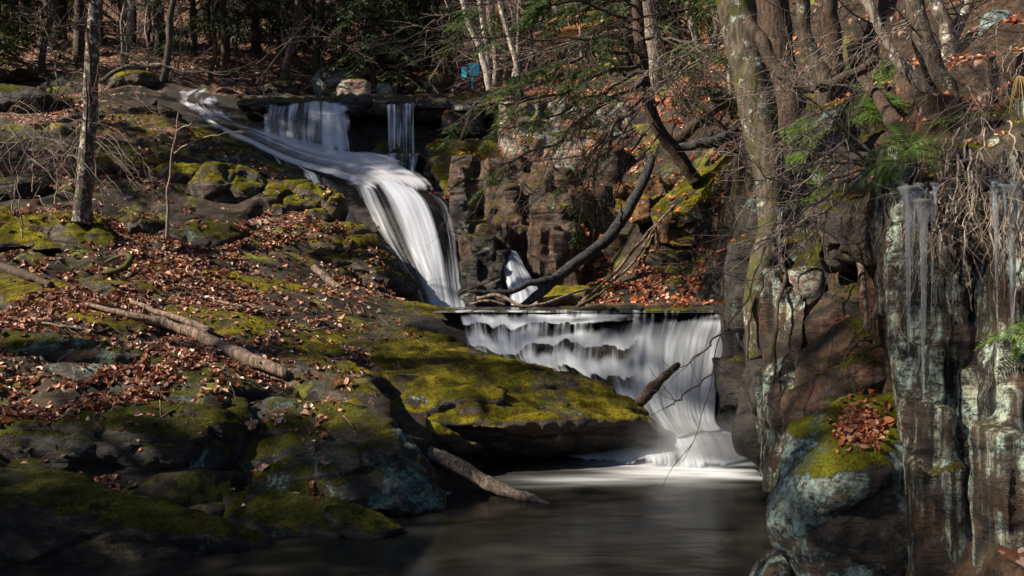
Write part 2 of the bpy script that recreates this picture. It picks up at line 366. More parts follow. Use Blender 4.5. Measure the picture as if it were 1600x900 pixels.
M['chute'] = fall_mat('sliding_water', .25, .85, 8, (.80, .83, .95), .22, body=.9, dim=.6)
M['stream'] = None
def stream_mat():
    t = NT('moving_stream_water'); p = t.pos()
    w = t.noise(t.mapv(p, (1, 2, 1)), 2.2, 4, .5, .4)
    return t.out(t.n('ShaderNodeBsdfPrincipled', {'Base Color': (.05, .045, .045), 'Roughness': .18, 'Normal': t.bump(w, .3, .05)}).outputs[0])
M['stream'] = stream_mat()
def ice_mat():
    t = NT('clear_ice'); p = t.pos()
    n = t.noise(t.mapv(p, (22, 22, 7)), 1, 4, .6)
    g = t.n('ShaderNodeBsdfPrincipled', {'Base Color': (.86, .92, .98), 'Roughness': .06, 'IOR': 1.31, 'Transmission Weight': .93, 'Normal': t.bump(n, 1.0, .03)})
    return t.out(g.outputs[0])
M['ice'] = ice_mat()
# ============================================================ camera, sun, sky
cam = bpy.data.cameras.new('camera'); co = bpy.data.objects.new('camera', cam); COL.objects.link(co)
cam.sensor_width = 36; cam.lens = F/1600*36; cam.clip_end = 600; cam.clip_start = .05
co.location = (0, 0, CAMZ); co.rotation_euler = (R(90), 0, 0); sc.camera = co
SUN = np.array([-.74, -.22, .635]); SUN /= np.linalg.norm(SUN)
sd = bpy.data.lights.new('sun', 'SUN'); sd.energy = 5.0; sd.angle = R(.6); sd.color = (1, .87, .68)
so = bpy.data.objects.new('sun', sd); COL.objects.link(so)
so.rotation_euler = Vector(SUN).to_track_quat('Z', 'Y').to_euler()
w = bpy.data.worlds.new('World'); sc.world = w; w.use_nodes = True
nt = w.node_tree; bg = nt.nodes['Background']
sky = nt.nodes.new('ShaderNodeTexSky'); sky.sky_type = 'NISHITA'; sky.sun_disc = False
sky.sun_elevation = math.asin(SUN[2]); sky.sun_rotation = math.atan2(SUN[0], SUN[1])
nt.links.new(sky.outputs[0], bg.inputs[0]); bg.inputs[1].default_value = .05
sc.view_settings.view_transform = 'Standard'; sc.view_settings.look = 'None'; sc.view_settings.exposure = EXPOSURE
sc.view_settings.gamma = 1; sc.view_settings.use_curve_mapping = False
sc.cycles.max_bounces = 6; sc.cycles.diffuse_bounces = 1; sc.cycles.glossy_bounces = 3; sc.cycles.transparent_max_bounces = 12
sc.cycles.transmission_bounces = 4
try: sc.cycles.use_denoising = True
except Exception: pass

# ============================================================ falling water: rows from the lip down, each row left to right
ZM, ZU = 2.1, 8.0            # middle and upper pool levels
def sheet_grid(rows, nr, nc):
    G = np.array([[P(*q) for q in r] for r in rows])
    G = catmull(G, nr); G = catmull(G.transpose(1, 0, 2), nc).transpose(1, 0, 2)
    return G
S = {}
S['lower'] = sheet_grid([
    [(690, 482.3, 17.6), (800, 482.3, 17.6), (900, 482.3, 17.6), (1010, 482.6, 17.4), (1090, 483, 17.2), (1160, 484, 16.6)],
    [(700, 486.5, 15.6), (800, 486.5, 15.6), (905, 487, 15.5), (1010, 486.5, 15.6), (1090, 487, 15.5), (1150, 487, 15.5)],
    [(712, 497, 15.2), (800, 505, 15.2), (900, 508, 15.25), (1010, 500, 15.3), (1085, 503, 15.3), (1146, 504, 15.3)],
    [(722, 525, 14.9), (800, 533, 14.9), (900, 538, 14.95), (1005, 530, 15.15), (1075, 535, 15.15), (1138, 535, 15.2)],
    [(740, 560, 14.6), (810, 565, 14.5), (900, 575, 14.6), (1005, 575, 14.9), (1070, 580, 15.0), (1128, 580, 15.1)],
    [(800, 610, 14.3), (870, 620, 14.2), (940, 625, 14.2), (1010, 625, 14.5), (1068, 630, 14.7), (1122, 630, 14.9)],
    [(860, 660, 14.0), (920, 665, 13.9), (985, 665, 13.9), (1035, 665, 14.2), (1080, 665, 14.4), (1124, 662, 14.6)],
    [(880, 703, 13.8), (940, 702, 13.7), (1000, 698, 13.7), (1050, 688, 13.9), (1095, 682, 14.0), (1150, 682, 14.2)],
    [(880, 717, 13.3), (945, 717, 13.2), (1010, 719, 12.9), (1065, 720, 12.9), (1115, 720, 12.9), (1178, 712, 13.4)],
    [(880, 722, 13.1), (945, 725, 12.9), (1010, 733, 12.5), (1065, 736, 12.4), (1120, 735, 12.4), (1190, 723, 13.0)]], 150, 170)
S['main'] = sheet_grid([
    [(520, 268, 24.2), (580, 272, 24.0), (640, 290, 23.4), (690, 306, 23.0)],
    [(545, 292, 23.2), (600, 297, 22.9), (652, 302, 22.6), (700, 312, 22.4)],
    [(556, 322, 22.4), (612, 318, 22.2), (664, 318, 22.1), (712, 330, 21.9)],
    [(575, 360, 21.8), (628, 356, 21.6), (678, 356, 21.5), (719, 362, 21.4)],
    [(606, 400, 21.2), (645, 400, 21.0), (688, 400, 20.9), (723, 402, 21.0)],
    [(636, 440, 20.7), (664, 440, 20.5), (694, 440, 20.5), (726, 440, 20.6)],
    [(655, 476, 20.3), (676, 477, 20.1), (702, 477.5, 20.1), (733, 477, 20.3)],
    [(652, 480, 19.4), (680, 480.5, 19.0), (708, 480.5, 19.0), (745, 479.5, 19.6)]], 90, 70)
S['chute'] = sheet_grid([
    [(300, 128, 30.5), (330, 134, 30.5), (350, 140, 30.3)],
    [(262, 152, 29.2), (310, 158, 29.0), (352, 168, 28.6)],
    [(300, 188, 27.4), (340, 184, 27.4), (376, 190, 27.3)],
    [(366, 222, 26.0), (402, 212, 26.3), (440, 206, 26.6)],
    [(440, 258, 24.9), (478, 243, 25.2), (530, 226, 25.9)],
    [(505, 280, 24.0), (560, 262, 24.5), (628, 246, 25.4)],
    [(546, 296, 23.0), (614, 288, 23.3), (684, 286, 23.9)],
    [(552, 302, 22.8), (614, 302, 22.7), (692, 312, 22.4)]], 110, 50)
S['side'] = sheet_grid([
    [(420, 240, 25.6), (452, 252, 25.0), (500, 275, 24.2), (546, 296, 23.0)],
    [(432, 256, 25.2), (462, 270, 24.6), (508, 294, 23.7), (552, 330, 22.3)],
    [(440, 268, 24.9), (470, 284, 24.3), (516, 310, 23.2), (574, 372, 21.5)],
    [(446, 276, 24.8), (478, 294, 24.1), (528, 336, 22.6), (612, 436, 20.9)],
    [(450, 282, 24.7), (484, 304, 24.0), (546, 352, 22.3), (650, 478, 20.2)]], 40, 60)
S['curtain'] = sheet_grid([
    [(404, 160.5, 27.8), (440, 160.5, 27.8), (492, 159, 27.9), (520, 160, 27.8), (546, 161, 27.8)],
    [(404, 166, 27.2), (440, 167, 27.2), (492, 161, 27.2), (522, 165, 27.2), (546, 168, 27.2)],
    [(402, 185, 26.9), (436, 186, 26.8), (492, 185, 26.6), (528, 187, 26.7), (549, 190, 26.9)],
    [(402, 208, 26.8), (440, 215, 26.4), (492, 218, 26.2), (532, 222, 26.3), (553, 222, 26.6)],
    [(404, 222, 26.6), (450, 234, 25.9), (498, 244, 25.6), (536, 248, 25.7), (560, 250, 26.0)]], 50, 70)
S['thin'] = sheet_grid([
    [(600, 161.5, 28.2), (626, 161.5, 28.2), (650, 162, 28.2)],
    [(601, 166, 27.7), (626, 166, 27.7), (649, 166, 27.7)],
    [(603, 200, 27.5), (626, 200, 27.4), (648, 200, 27.5)],
    [(603, 238, 27.3), (626, 240, 27.1), (650, 240, 27.2)]], 40, 40)
S['thin2'] = sheet_grid([
    [(600, 238, 27.2), (630, 240, 26.9), (658, 240, 26.9)],
    [(601, 243, 26.2), (630, 245, 26.1), (658, 244, 26.2)],
    [(606, 270, 25.3), (632, 274, 25.1), (654, 272, 25.3)],
    [(618, 300, 24.6), (640, 308, 23.6), (668, 306, 24.0)]], 30, 30)
S['small'] = sheet_grid([
    [(768, 391, 21.9), (785, 391, 21.9), (806, 392, 21.9)],
    [(772, 394, 21.5), (790, 393, 21.4), (812, 396, 21.5)],
    [(782, 420, 21.0), (800, 420, 20.8), (824, 420, 20.9)],
    [(792, 450, 20.5), (812, 450, 20.3), (844, 450, 20.4)],
    [(796, 476, 20.1), (818, 478, 19.9), (858, 477, 20.1)]], 40, 36)

# ============================================================ terrain
C = []
def cp(px, py, d, dz=0): q = P(px, py, d); C.append((q[0], q[1], q[2]+dz))
def cw(x, y, z): C.append((x, y, z))
# underwater bed of the pool and the land close to the camera
for x, y, z in [(0, 0, -.9), (0, 5, -1.1), (0, 9, -1.2), (1, 11.8, -1.0), (-2.2, 10, -.8), (-3.5, 7, -.5), (-2, 3, -.8), (2.2, 9, -.8), (2.4, 11.8, -.5), (1.8, 6, -.6), (1.2, 3, -.7),
                (-6, 5, .0), (-9, 6, 1.2), (-14, 6, 3.6), (-14, 0, 3.2), (-7, 0, .8), (-22, 8, 6), (-22, -8, 5), (0, -9, -.9), (-6, -8, .8), (5, 4, 2.4), (6, 0, 3), (3.3, 3, .7), (9, 5, 5.2), (14, 6, 7.5), (6, -8, 2), (14, -8, 6), (24, 8, 11), (24, -8, 9)]: cw(x, y, z)
for a in [(0, 745, 9.4), (150, 760, 9.5), (320, 790, 9.3), (0, 650, 10.2), (200, 648, 10.4), (350, 655, 10.2), (0, 560, 11.6), (200, 560, 11.6), (400, 590, 11.4), (500, 625, 11.4), (600, 650, 11.2),
          (0, 480, 13.6), (200, 480, 13.8), (400, 505, 13.6), (550, 545, 13.3), (0, 425, 15.6), (200, 415, 16), (400, 440, 16), (600, 485, 16), (690, 505, 15.4),
          (0, 370, 18), (200, 380, 17.8), (400, 405, 18), (600, 450, 18.3), (100, 315, 20), (250, 345, 19.8), (400, 345, 20.2), (530, 360, 20.6), (200, 258, 23), (360, 275, 23), (480, 295, 22.8),
          (200, 180, 26.5), (320, 215, 25.8), (0, 250, 23.5), (0, 200, 26), (-200, 300, 19), (-250, 450, 14), (-250, 200, 25), (0, 130, 31), (130, 125, 31), (240, 118, 32), (0, 60, 40), (200, 62, 42), (320, 70, 43),
          (-300, 80, 36), (400, 85, 46), (620, 100, 48), (500, 125, 38), (380, 128, 36), (600, 60, 62), (300, 10, 66), (0, 0, 62), (900, 10, 62), (-500, 50, 40), (-500, 300, 20)]: cp(*a)
for x, y in [(-6, 30), (-4, 30), (-2, 31), (-6, 33.5), (-3, 34), (-5, 36), (-3.2, 29)]: cw(x, y, ZU-.25)
# right of the falls: cliff top, leafy gully, cliff foot
for a in [(700, 152, 31), (760, 142, 33), (738, 132, 38), (820, 85, 44), (900, 88, 38), (1000, 100, 33), (860, 160, 27), (960, 152, 27), (1050, 135, 26), (1120, 195, 21.5), (1050, 215, 22.5), (1090, 285, 20.5), (1040, 340, 19.8),
          (1120, 350, 18.6), (1000, 410, 19), (1100, 410, 18.2), (950, 455, 18.8), (1060, 462, 17.6), (1130, 462, 17.0), (1170, 430, 16), (1120, 60, 28), (1000, 30, 46), (1200, 60, 22), (1180, 140, 18), (1220, 240, 14.5), (1240, 330, 13.5), (1215, 400, 13.6)]: cp(*a)
for a in [(1260, 250, 9.6), (1400, 225, 9), (1560, 190, 8.4), (1260, 110, 13), (1500, 75, 11), (1600, 20, 10.5), (1350, 20, 16), (1700, 0, 10), (1330, 160, 11), (1420, 130, 10.5), (1250, 0, 24), (1900, -100, 12)]: cp(*a)
for x, y, z in [(3.55, 9.5, -.3), (3.8, 12.2, -.3), (4.0, 14.6, .2), (4.6, 9.5, 3.0), (5, 12, 3.4), (4.9, 14.5, 3.3), (5.2, 7.4, 3.6), (4.2, 7.6, 1.6), (4.4, 5.6, 2.2),
                (-1.2, 22.6, 2.0), (-.2, 21.0, 1.8), (.6, 21.3, 1.8), (1.5, 21, 1.85), (2, 19.4, 1.85), (0, 18, 1.75), (2.4, 17.2, 1.75), (3.2, 16.5, 1.8), (1, 16.4, 1.75), (-1, 18.6, 1.75), (-.9, 16.4, 1.8),
                (-.5, 24.2, 5.0), (-.2, 25.8, 6.0), (.8, 24.0, 5.2), (1.5, 25.4, 7.2), (2.6, 24.6, 6.8), (-1.5, 29.5, 7.8)]: cw(x, y, z)
for k, n, m, dz in [('lower', 22, 30, -.28), ('main', 14, 22, -.45), ('chute', 16, 22, -.25), ('side', 12, 18, -.3), ('curtain', 16, 20, -.5), ('thin2', 10, 14, -.5), ('small', 12, 14, -.35)]:
    G = S[k]
    for i in range(2 if k == 'lower' else 0, G.shape[0], n):
        for j in range(0, G.shape[1], m): C.append((G[i, j, 0], G[i, j, 1]+(.35 if k != 'lower' else .15), G[i, j, 2]+dz))
for x, y, z in [(-60, 0, 18), (-60, 60, 32), (-40, 100, 46), (0, 110, 42), (45, 100, 46), (60, 50, 34), (60, 0, 24), (-30, 30, 15), (28, 28, 17), (20, 45, 20), (-30, -30, 8), (30, -30, 12), (0, -30, 0), (-60, -40, 20), (60, -40, 24), (0, 80, 27.5), (-40, 70, 31), (35, 70, 30), (0, 160, 66), (-90, 130, 70), (90, 130, 70), (-100, 20, 34), (100, 20, 46), (-100, -60, 34), (100, -60, 40)]: cw(x, y, z)
C = np.array(C)
_k = []
for c in C:                     # drop near duplicates
    if all((c[0]-q[0])**2+(c[1]-q[1])**2 > .12 for q in _k): _k.append(c)
C = np.array(_k)
def phi(r2): return np.sqrt(r2+.16)
_D = ((C[:, None, :2]-C[None, :, :2])**2).sum(-1)
_A = np.block([[phi(_D)-np.eye(len(C))*.02, np.ones((len(C), 1))], [np.ones((1, len(C))), np.zeros((1, 1))]])
_W = np.linalg.solve(_A, np.concatenate([C[:, 2], [0]]))
def H0(x, y):
    out = np.full(x.shape, _W[-1])
    for c, ww in zip(C, _W): out = out+ww*phi((x-c[0])**2+(y-c[1])**2)
    return out
def near_sheet(x, y):           # 1 well away from the falling water and the pools, 0 under them
    m = np.ones(x.shape)
    pts = np.concatenate([S[k][::12, ::12].reshape(-1, 3) for k in ('lower', 'main', 'chute', 'side', 'curtain', 'thin2')])
    dm = np.full(x.shape, 1e9)
    for q in pts: dm = np.minimum(dm, (x-q[0])**2+(y-q[1])**2)
    return sstep(.5, 1.4, np.sqrt(dm))
def Hfull(x, y):
    h = H0(x, y); p = np.stack([x, y, np.zeros_like(x)], 1)
    m = near_sheet(x, y)*sstep(-.2, .6, h)
    far = sstep(20, 60, y)
    xw = np.interp(y, [6, 7.9, 8.9, 9.5, 12.3, 14, 15.2, 16], [2.5, 2.55, 2.75, 2.9, 3.6, 3.95, 4.15, 4.3])   # foot of the right wall
    s_ = np.maximum(sstep(xw+.15, xw+.75, x), np.maximum(sstep(14.6, 15.3, y), 1-sstep(3.5, 6.0, y)))
    h = np.where(x > .5, h*s_+np.minimum(h, -.5)*(1-s_), h)
    # ledges: benches that dip to the right, like the gneiss of the bank
    st = .42; u = (h+.10*x*1.0+.5*fbm(p, .35, 3))/st
    fr = u-np.floor(u); ter = (sstep(.62, .98, fr)-fr)*st
    h = h+m*ter*.8*(1-.5*far)*sstep(-.6, .3, fbm(p+9, .3, 2)+.2)
    h = h+m*(fbm(p, .45, 3)*.16+fbm(p, 2.2, 4)*.04)*(1+1.5*far)
    return h
def axis(lo, hi, a, b, fine, grow):
    c = list(np.arange(a, b, fine)); s = fine; x = a
    L = []
    while x > lo: s *= grow; x -= s; L.append(x)
    s = fine; x = c[-1]; U = []
    while x < hi: s *= grow; x += s; U.append(x)
    return np.array(L[::-1]+c+U)
ax = axis(-110, 110, -12, 8.5, .075, 1.045); ay = axis(-60, 170, 7, 31, .075, 1.04)
X, Y = np.meshgrid(ax, ay)
Z = Hfull(X.ravel(), Y.ravel())
V = np.stack([X.ravel(), Y.ravel(), Z], 1)
gme = np_mesh('ground', V, [grid_faces(len(ay), len(ax))])
_pp = np.stack([V[:, 0], V[:, 1], Z*0], 1)
def litter(p2):
    """share of leaf cover: patches, thick on the left bank and in the gully"""
    n = fbm(p2, .42, 4)+.35*fbm(p2+31, 2.0, 3)
    L = sstep(-.12, .28, n+.03)
    x, y = p2[:, 0], p2[:, 1]
    slab = sstep(-4.6, -3.0, x)*sstep(9.5, 12, y)*(1-sstep(16.8, 18.5, y))*(1-sstep(1.5, 3, x))
    rockf = (1-sstep(-5.2, -4.2, x-.0*y))*0
    L = L*(1-.85*slab)
    L = np.maximum(L, sstep(28, 40, y)*.95)
    gully = sstep(2.3, 3.2, x)*sstep(15, 17, y)*(1-sstep(26, 30, y))
    earth = sstep(2.6, 3.2, x)*(1-sstep(14, 16, y))*sstep(3, 6, y)
    return np.maximum(np.maximum(L, gully*sstep(-.5, .0, n)), earth*.8)
gx, gy = np.gradient(Z.reshape(X.shape), ay, ax)
slope = 1/np.sqrt(1+gx**2+gy**2)
lit = litter(_pp)*sstep(.55, .8, slope.ravel())
wetm = np.zeros(len(V)); nm_ = (V[:, 1] > 12) & (V[:, 1] < 31) & (np.abs(V[:, 0]) < 13); wetm[nm_] = 1-near_sheet(V[nm_, 0], V[nm_, 1])
lit = lit*(1-wetm); attr(gme, 'wet', wetm)
attr(gme, 'soil', sstep(2.7, 3.3, V[:, 0])*(1-sstep(14, 16, V[:, 1]))*sstep(3, 6, V[:, 1]))
attr(gme, 'litter', lit)
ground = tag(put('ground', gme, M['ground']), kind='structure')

# ============================================================ pool, middle pool, upper pool
def water_plane(name, x0, x1, y0, y1, z, st, mat, foam=None, poly=None):
    xs = np.arange(x0, x1+st, st); ys = np.arange(y0, y1+st, st); X, Y = np.meshgrid(xs, ys)
    V = np.stack([X.ravel(), Y.ravel(), np.full(X.size, float(z))], 1)
    fc = grid_faces(len(ys), len(xs))
    if poly is not None:
        c = V[fc].mean(1); fc = fc[poly(c[:, 0], c[:, 1])]
    me = np_mesh(name, V, [fc])
    if foam is not None: attr(me, 'foam', foam(V[:, 0], V[:, 1]))
    return tag(put(name, me, mat), kind='structure')
def foam(x, y):
    # the boil under the fall, and the smoothed froth that slides off to the left along the slab
    c = np.exp(-(((x-2.75)/1.05)**2+((y-13.0)/.95)**2))*1.5
    s = np.exp(-((y-(12.6-.02*(x-2)))/.55)**2)*sstep(-.6, 3.0, x)*(1-sstep(3.2, 3.8, x))*.6
    s2 = np.exp(-((y-(11.9+.16*(x-1)))/.30)**2)*sstep(-1.2, .7, x)*(1-sstep(1.5, 3.0, x))*.5
    f = c+s+s2; p = np.stack([x*.5, y*2.8+x*.3, x*0], 1)
    return np.clip(f*(.62+.8*fbm(p, .9, 3)), 0, 1)
water_plane('pool_water', -9, 4.4, -12, 15.2, 0, .08, M['pool'], foam)
water_plane('middle_pool_water', -2.2, 4.6, 15.35, 22.4, ZM-.015, .12, M['stream'], None, lambda x, y: x > -1.35-.0*y-sstep(18.5, 20, y)*.8)
water_plane('upper_pool_water', -8.2, -2.0, 27.75, 37, ZU, .2, M['stream'])

def fall(name, label, key, mat, veil, bulge=0.0, group=None, seed=0, amp=.03, uf=9):
    G = S[key]; nr, nc = G.shape[:2]
    u, v = np.meshgrid(np.linspace(0, 1, nc), np.linspace(0, 1, nr))
    dv = np.gradient(G, axis=0); du = np.gradient(G, axis=1)
    N = np.cross(du, dv); N /= np.linalg.norm(N, axis=2)[:, :, None]+1e-9
    N *= np.sign(-N[:, :, 1]+.6*N[:, :, 2])[:, :, None]
    q = np.stack([u.ravel()*uf, v.ravel()*1.6, u.ravel()*0+seed], 1)
    off = (fbm(q, 1, 4)*amp).reshape(nr, nc)*np.sin(np.pi*np.clip(v, .02, .98))**.4
    V = (G+N*off[:, :, None]).reshape(-1, 3)
    uv = np.stack([u.ravel(), v.ravel()*3+seed], 1)
    me = np_mesh(name, V, [grid_faces(nr, nc)], uv=uv)
    attr(me, 'veil', veil(u, v).ravel())
    o = put(name, me, mat); return o
edge = lambda u, a=.05: np.minimum(sstep(0, a, u), sstep(0, a, 1-u))
# ============================================================ water falls
# the lower cascade gets real steps: stones under the water push it out in round shoulders
G = S['lower']; nr, nc = G.shape[:2]
u, v = np.meshgrid(np.linspace(0, 1, nc), np.linspace(0, 1, nr))
steps = 0
r_ = np.random.default_rng(4)
for _ in range(34):
    cu, cv = r_.uniform(.02, .60), r_.uniform(.2, .62); su, sv = r_.uniform(.02, .05), r_.uniform(.025, .06)
    rr = ((u-cu)/su)**2+((v-cv)/sv)**2
    steps = steps+np.exp(-rr)*r_.uniform(.01, .035)
ty = sstep(.48, .72, u)
stp = (sstep(.30, .36, v)-sstep(.36, .55, v))*.0
# terrace the left half: short drops then foaming benches
vv = v+.05*np.sin(u*23)+.03*np.sin(u*51+1)
tr = np.sin(vv*np.pi*2*5.2)*.012*(1-ty)*sstep(.15, .25, v)*(1-sstep(.75, .88, v))
G = G.copy(); G[:, :, 1] -= steps*(1-ty*.8)+tr; G[:, :, 2] += (steps*.35*(1-ty*.8)+tr*.4)*sstep(.12, .2, v)
# a smooth tongue sliding from the right lip down to the left
tg = np.exp(-((v-(.22+.42*(.58-u)))/.035)**2)*sstep(.22, .3, u)*(1-sstep(.66, .74, u))
G[:, :, 1] -= tg*.03; G[:, :, 2] += tg*.02
G[:, :, 2] = np.maximum(G[:, :, 2], .02+.02*(1-v))
S['lower'] = G
# jagged ledge lines: at each the water thins to dark rock, then whitens as it drops
jag = fbm(np.stack([u.ravel()*6, u.ravel()*0, v.ravel()*1.2], 1), 1, 3).reshape(nr, nc)*.55+fbm(np.stack([u.ravel()*22, u.ravel()*0+4, v.ravel()*2], 1), 1, 2).reshape(nr, nc)*.13
rr_ = sstep(.50, .62, u)
T1 = (v-.10)*7.5+jag-1.6*np.clip(.25-u, 0, 1)
f1_ = T1-np.floor(T1)
lip2 = .235-.10*sstep(.62, .95, u)+.012*jag
f2_ = np.clip((v-lip2)/.5, 0, 1)
W1 = .60+.7*sstep(.0, .8, f1_)*(.8+.3*jag)
W2 = .40+(.36+.75*f2_**.6)*sstep(-.02, .03, v-lip2)
tgw = np.exp(-((v-(.17+.30*(.66-u)))/.030)**2)*sstep(.22, .3, u)*(1-sstep(.66, .74, u))
VW = (W1*(1-rr_)+W2*rr_)
VW = VW*(1-tgw*.25)
cloud = sstep(.52, .70, v+.08*fbm(np.stack([u.ravel()*5, v.ravel()*5, u.ravel()*0], 1), 1, 3).reshape(nr, nc))
VW = VW*(1-cloud)+1.3*cloud
VW = VW*sstep(.03, .12, v+.02*jag)
G[:, :, 2] -= .05*np.clip(jag, 0, 1)*sstep(.08, .14, v)*(1-sstep(.2, .35, v))
G[:, :, 2] += np.exp(-((v-.83)/.07)**2)*(.07+.03*fbm(np.stack([u.ravel()*4, v.ravel()*3, u.ravel()*0+2], 1), 1, 3).reshape(nr, nc))
G[:, :, 1] -= (sstep(0, .22, f1_)-sstep(.3, 1, f1_))*.035*(1-rr_)*(1-cloud)*sstep(.12, .2, v)
LUMPS = ((fbm(np.stack([u.ravel()*13, v.ravel()*13, u.ravel()*0], 1), 1, 3)*.75+.12).reshape(nr, nc)*(1-.6*ty)+.35*np.clip(steps*6-.25, -.3, .9)*(1-ty))*(1-sstep(.6, .75, v))*sstep(.08, .2, v)
lw = fall('waterfall', '', 'lower', M['fall'],
     lambda u, v: np.clip(edge(u, .03)*VW*(1-sstep(.84+.05*np.sin(u*9), 1.0, v)), 0, 1.35), amp=.02, uf=14)
tag(lw, 'wide white lower cascade pouring over the stepped ledge into the dark pool', 'waterfall')
mf = thing('waterfall', 'tall white waterfall plunging down the left rock shoulder into the middle pool', 'waterfall', tuple(P(690, 478, 20.2)))
def sub(o, parent):
    o.parent = parent; o.matrix_parent_inverse = Matrix.Translation(-Vector(parent.location)); return o
sub(fall('plunge', '', 'main', M['fall_main'], lambda u, v: np.clip(sstep(0, .10, np.minimum(u, 1-u)+.04*fbm(np.stack([u.ravel()*3, v.ravel()*8, u.ravel()*0], 1), 1, 3).reshape(u.shape))*sstep(0, .06, v)*(1-.8*sstep(.93, 1, v))*(.50+.85*np.exp(-((u-.50)/.19)**2)+.25*sstep(.84, .92, u)+.3*sstep(.4, 1, v)-.5*np.exp(-((u-.76)/.07)**2)*(1-sstep(.25, .7, v))+.22*(1-sstep(.12, .3, u))*(1-sstep(.3, .45, v))-.25*(1-sstep(.05, .22, u))*sstep(.4, .55, v)), 0, 1.3), amp=.03, uf=5, seed=3), mf)
sub(fall('chute', '', 'chute', M['chute'], lambda u, v: np.clip(sstep(0, .2, np.minimum(u, 1-u)+.09*fbm(np.stack([u.ravel()*3, v.ravel()*16, u.ravel()*0], 1), 1, 3).reshape(u.shape))*sstep(0, .08, v)*(.42+.6*u*sstep(.3,.9,v)+.40*sstep(.3,.45,v)+1.1*(1-sstep(.25, .4, v))*(fbm(np.stack([u.ravel()*4, v.ravel()*14, u.ravel()*0], 1), 1, 4).reshape(u.shape)+.25))*(1-sstep(.80, .97, v)), 0, 1.3), amp=.04, uf=4, seed=6), mf)
sub(fall('trickles', '', 'side', M['fall_thin'], lambda u, v: np.clip((.62+.25*np.exp(-((u-.75)/.2)**2))*(1-.9*sstep(.55, 1, v))*edge(u, .06), 0, 1), amp=.06, uf=9, seed=9), mf)
cu = fall('waterfall', '', 'curtain', M['curtain'], lambda u, v: np.clip(sstep(0, .16, np.minimum(u, 1-u)+.06*fbm(np.stack([u.ravel()*3, v.ravel()*7, u.ravel()*0], 1), 1, 3).reshape(u.shape))*(1-.6*sstep(.75, 1, v))*(.78+.3*sstep(.5, .72, u)+.15*v), 0, 1.3)*sstep(.0, .14, v-.10*(1-sstep(.3, .6, u))+.06*np.sin(u*17)), amp=.05, uf=6, seed=12)
tag(cu, 'broad white curtain falling from the dark upper lip onto the chute', 'waterfall')
tf = thing('waterfall', 'narrow thin waterfall of separate strands right of the upper curtain', 'waterfall', tuple(P(626, 240, 27.2)))
sub(fall('strands', '', 'thin', M['fall_thin'], lambda u, v: edge(u, .1)*(1-.35*sstep(.7, 1, v))*.88, amp=.04, seed=15), tf)
sub(fall('strands', '', 'thin2', M['fall_thin'], lambda u, v: edge(u, .15)*(1-.8*sstep(.4, 1, v))*.85, amp=.05, seed=18), tf)
tag(fall('waterfall', '', 'small', M['fall_main'], lambda u, v: edge(u, .08)*1.2*sstep(0, .04, v), amp=.05, uf=3, seed=21), 'small cream white waterfall at the foot of the brown cliff behind the black log', 'waterfall')

# spray hanging where the cascade strikes the pool
t = NT('spray_mist'); q = t.obj()
ln = t.n('ShaderNodeVectorMath', {0: q}, operation='LENGTH').outputs['Value']
den = t.math('MULTIPLY', t.math('MULTIPLY', t.ss(1.0, .15, ln), t.ss(.3, .7, t.noise(t.mapv(q, (1.4, 1.4, 1.8)), 1, 4, .6))), 2.3)
vol = t.n('ShaderNodeVolumePrincipled', {'Color': (.92, .95, 1.0, 1), 'Density': den, 'Anisotropy': .2})
t.n('ShaderNodeOutputMaterial', {'Volume': vol.outputs[0]})
bm = bmesh.new(); bmesh.ops.create_icosphere(bm, subdivisions=3, radius=1.0); me = bpy.data.meshes.new('mist'); bm.to_mesh(me); bm.free()
mo = tag(put('mist', me, t.m, loc=(2.65, 13.15, .22)), 'soft white spray where the lower cascade strikes the dark pool', 'mist', kind='stuff'); mo.scale = (1.5, .95, .55)
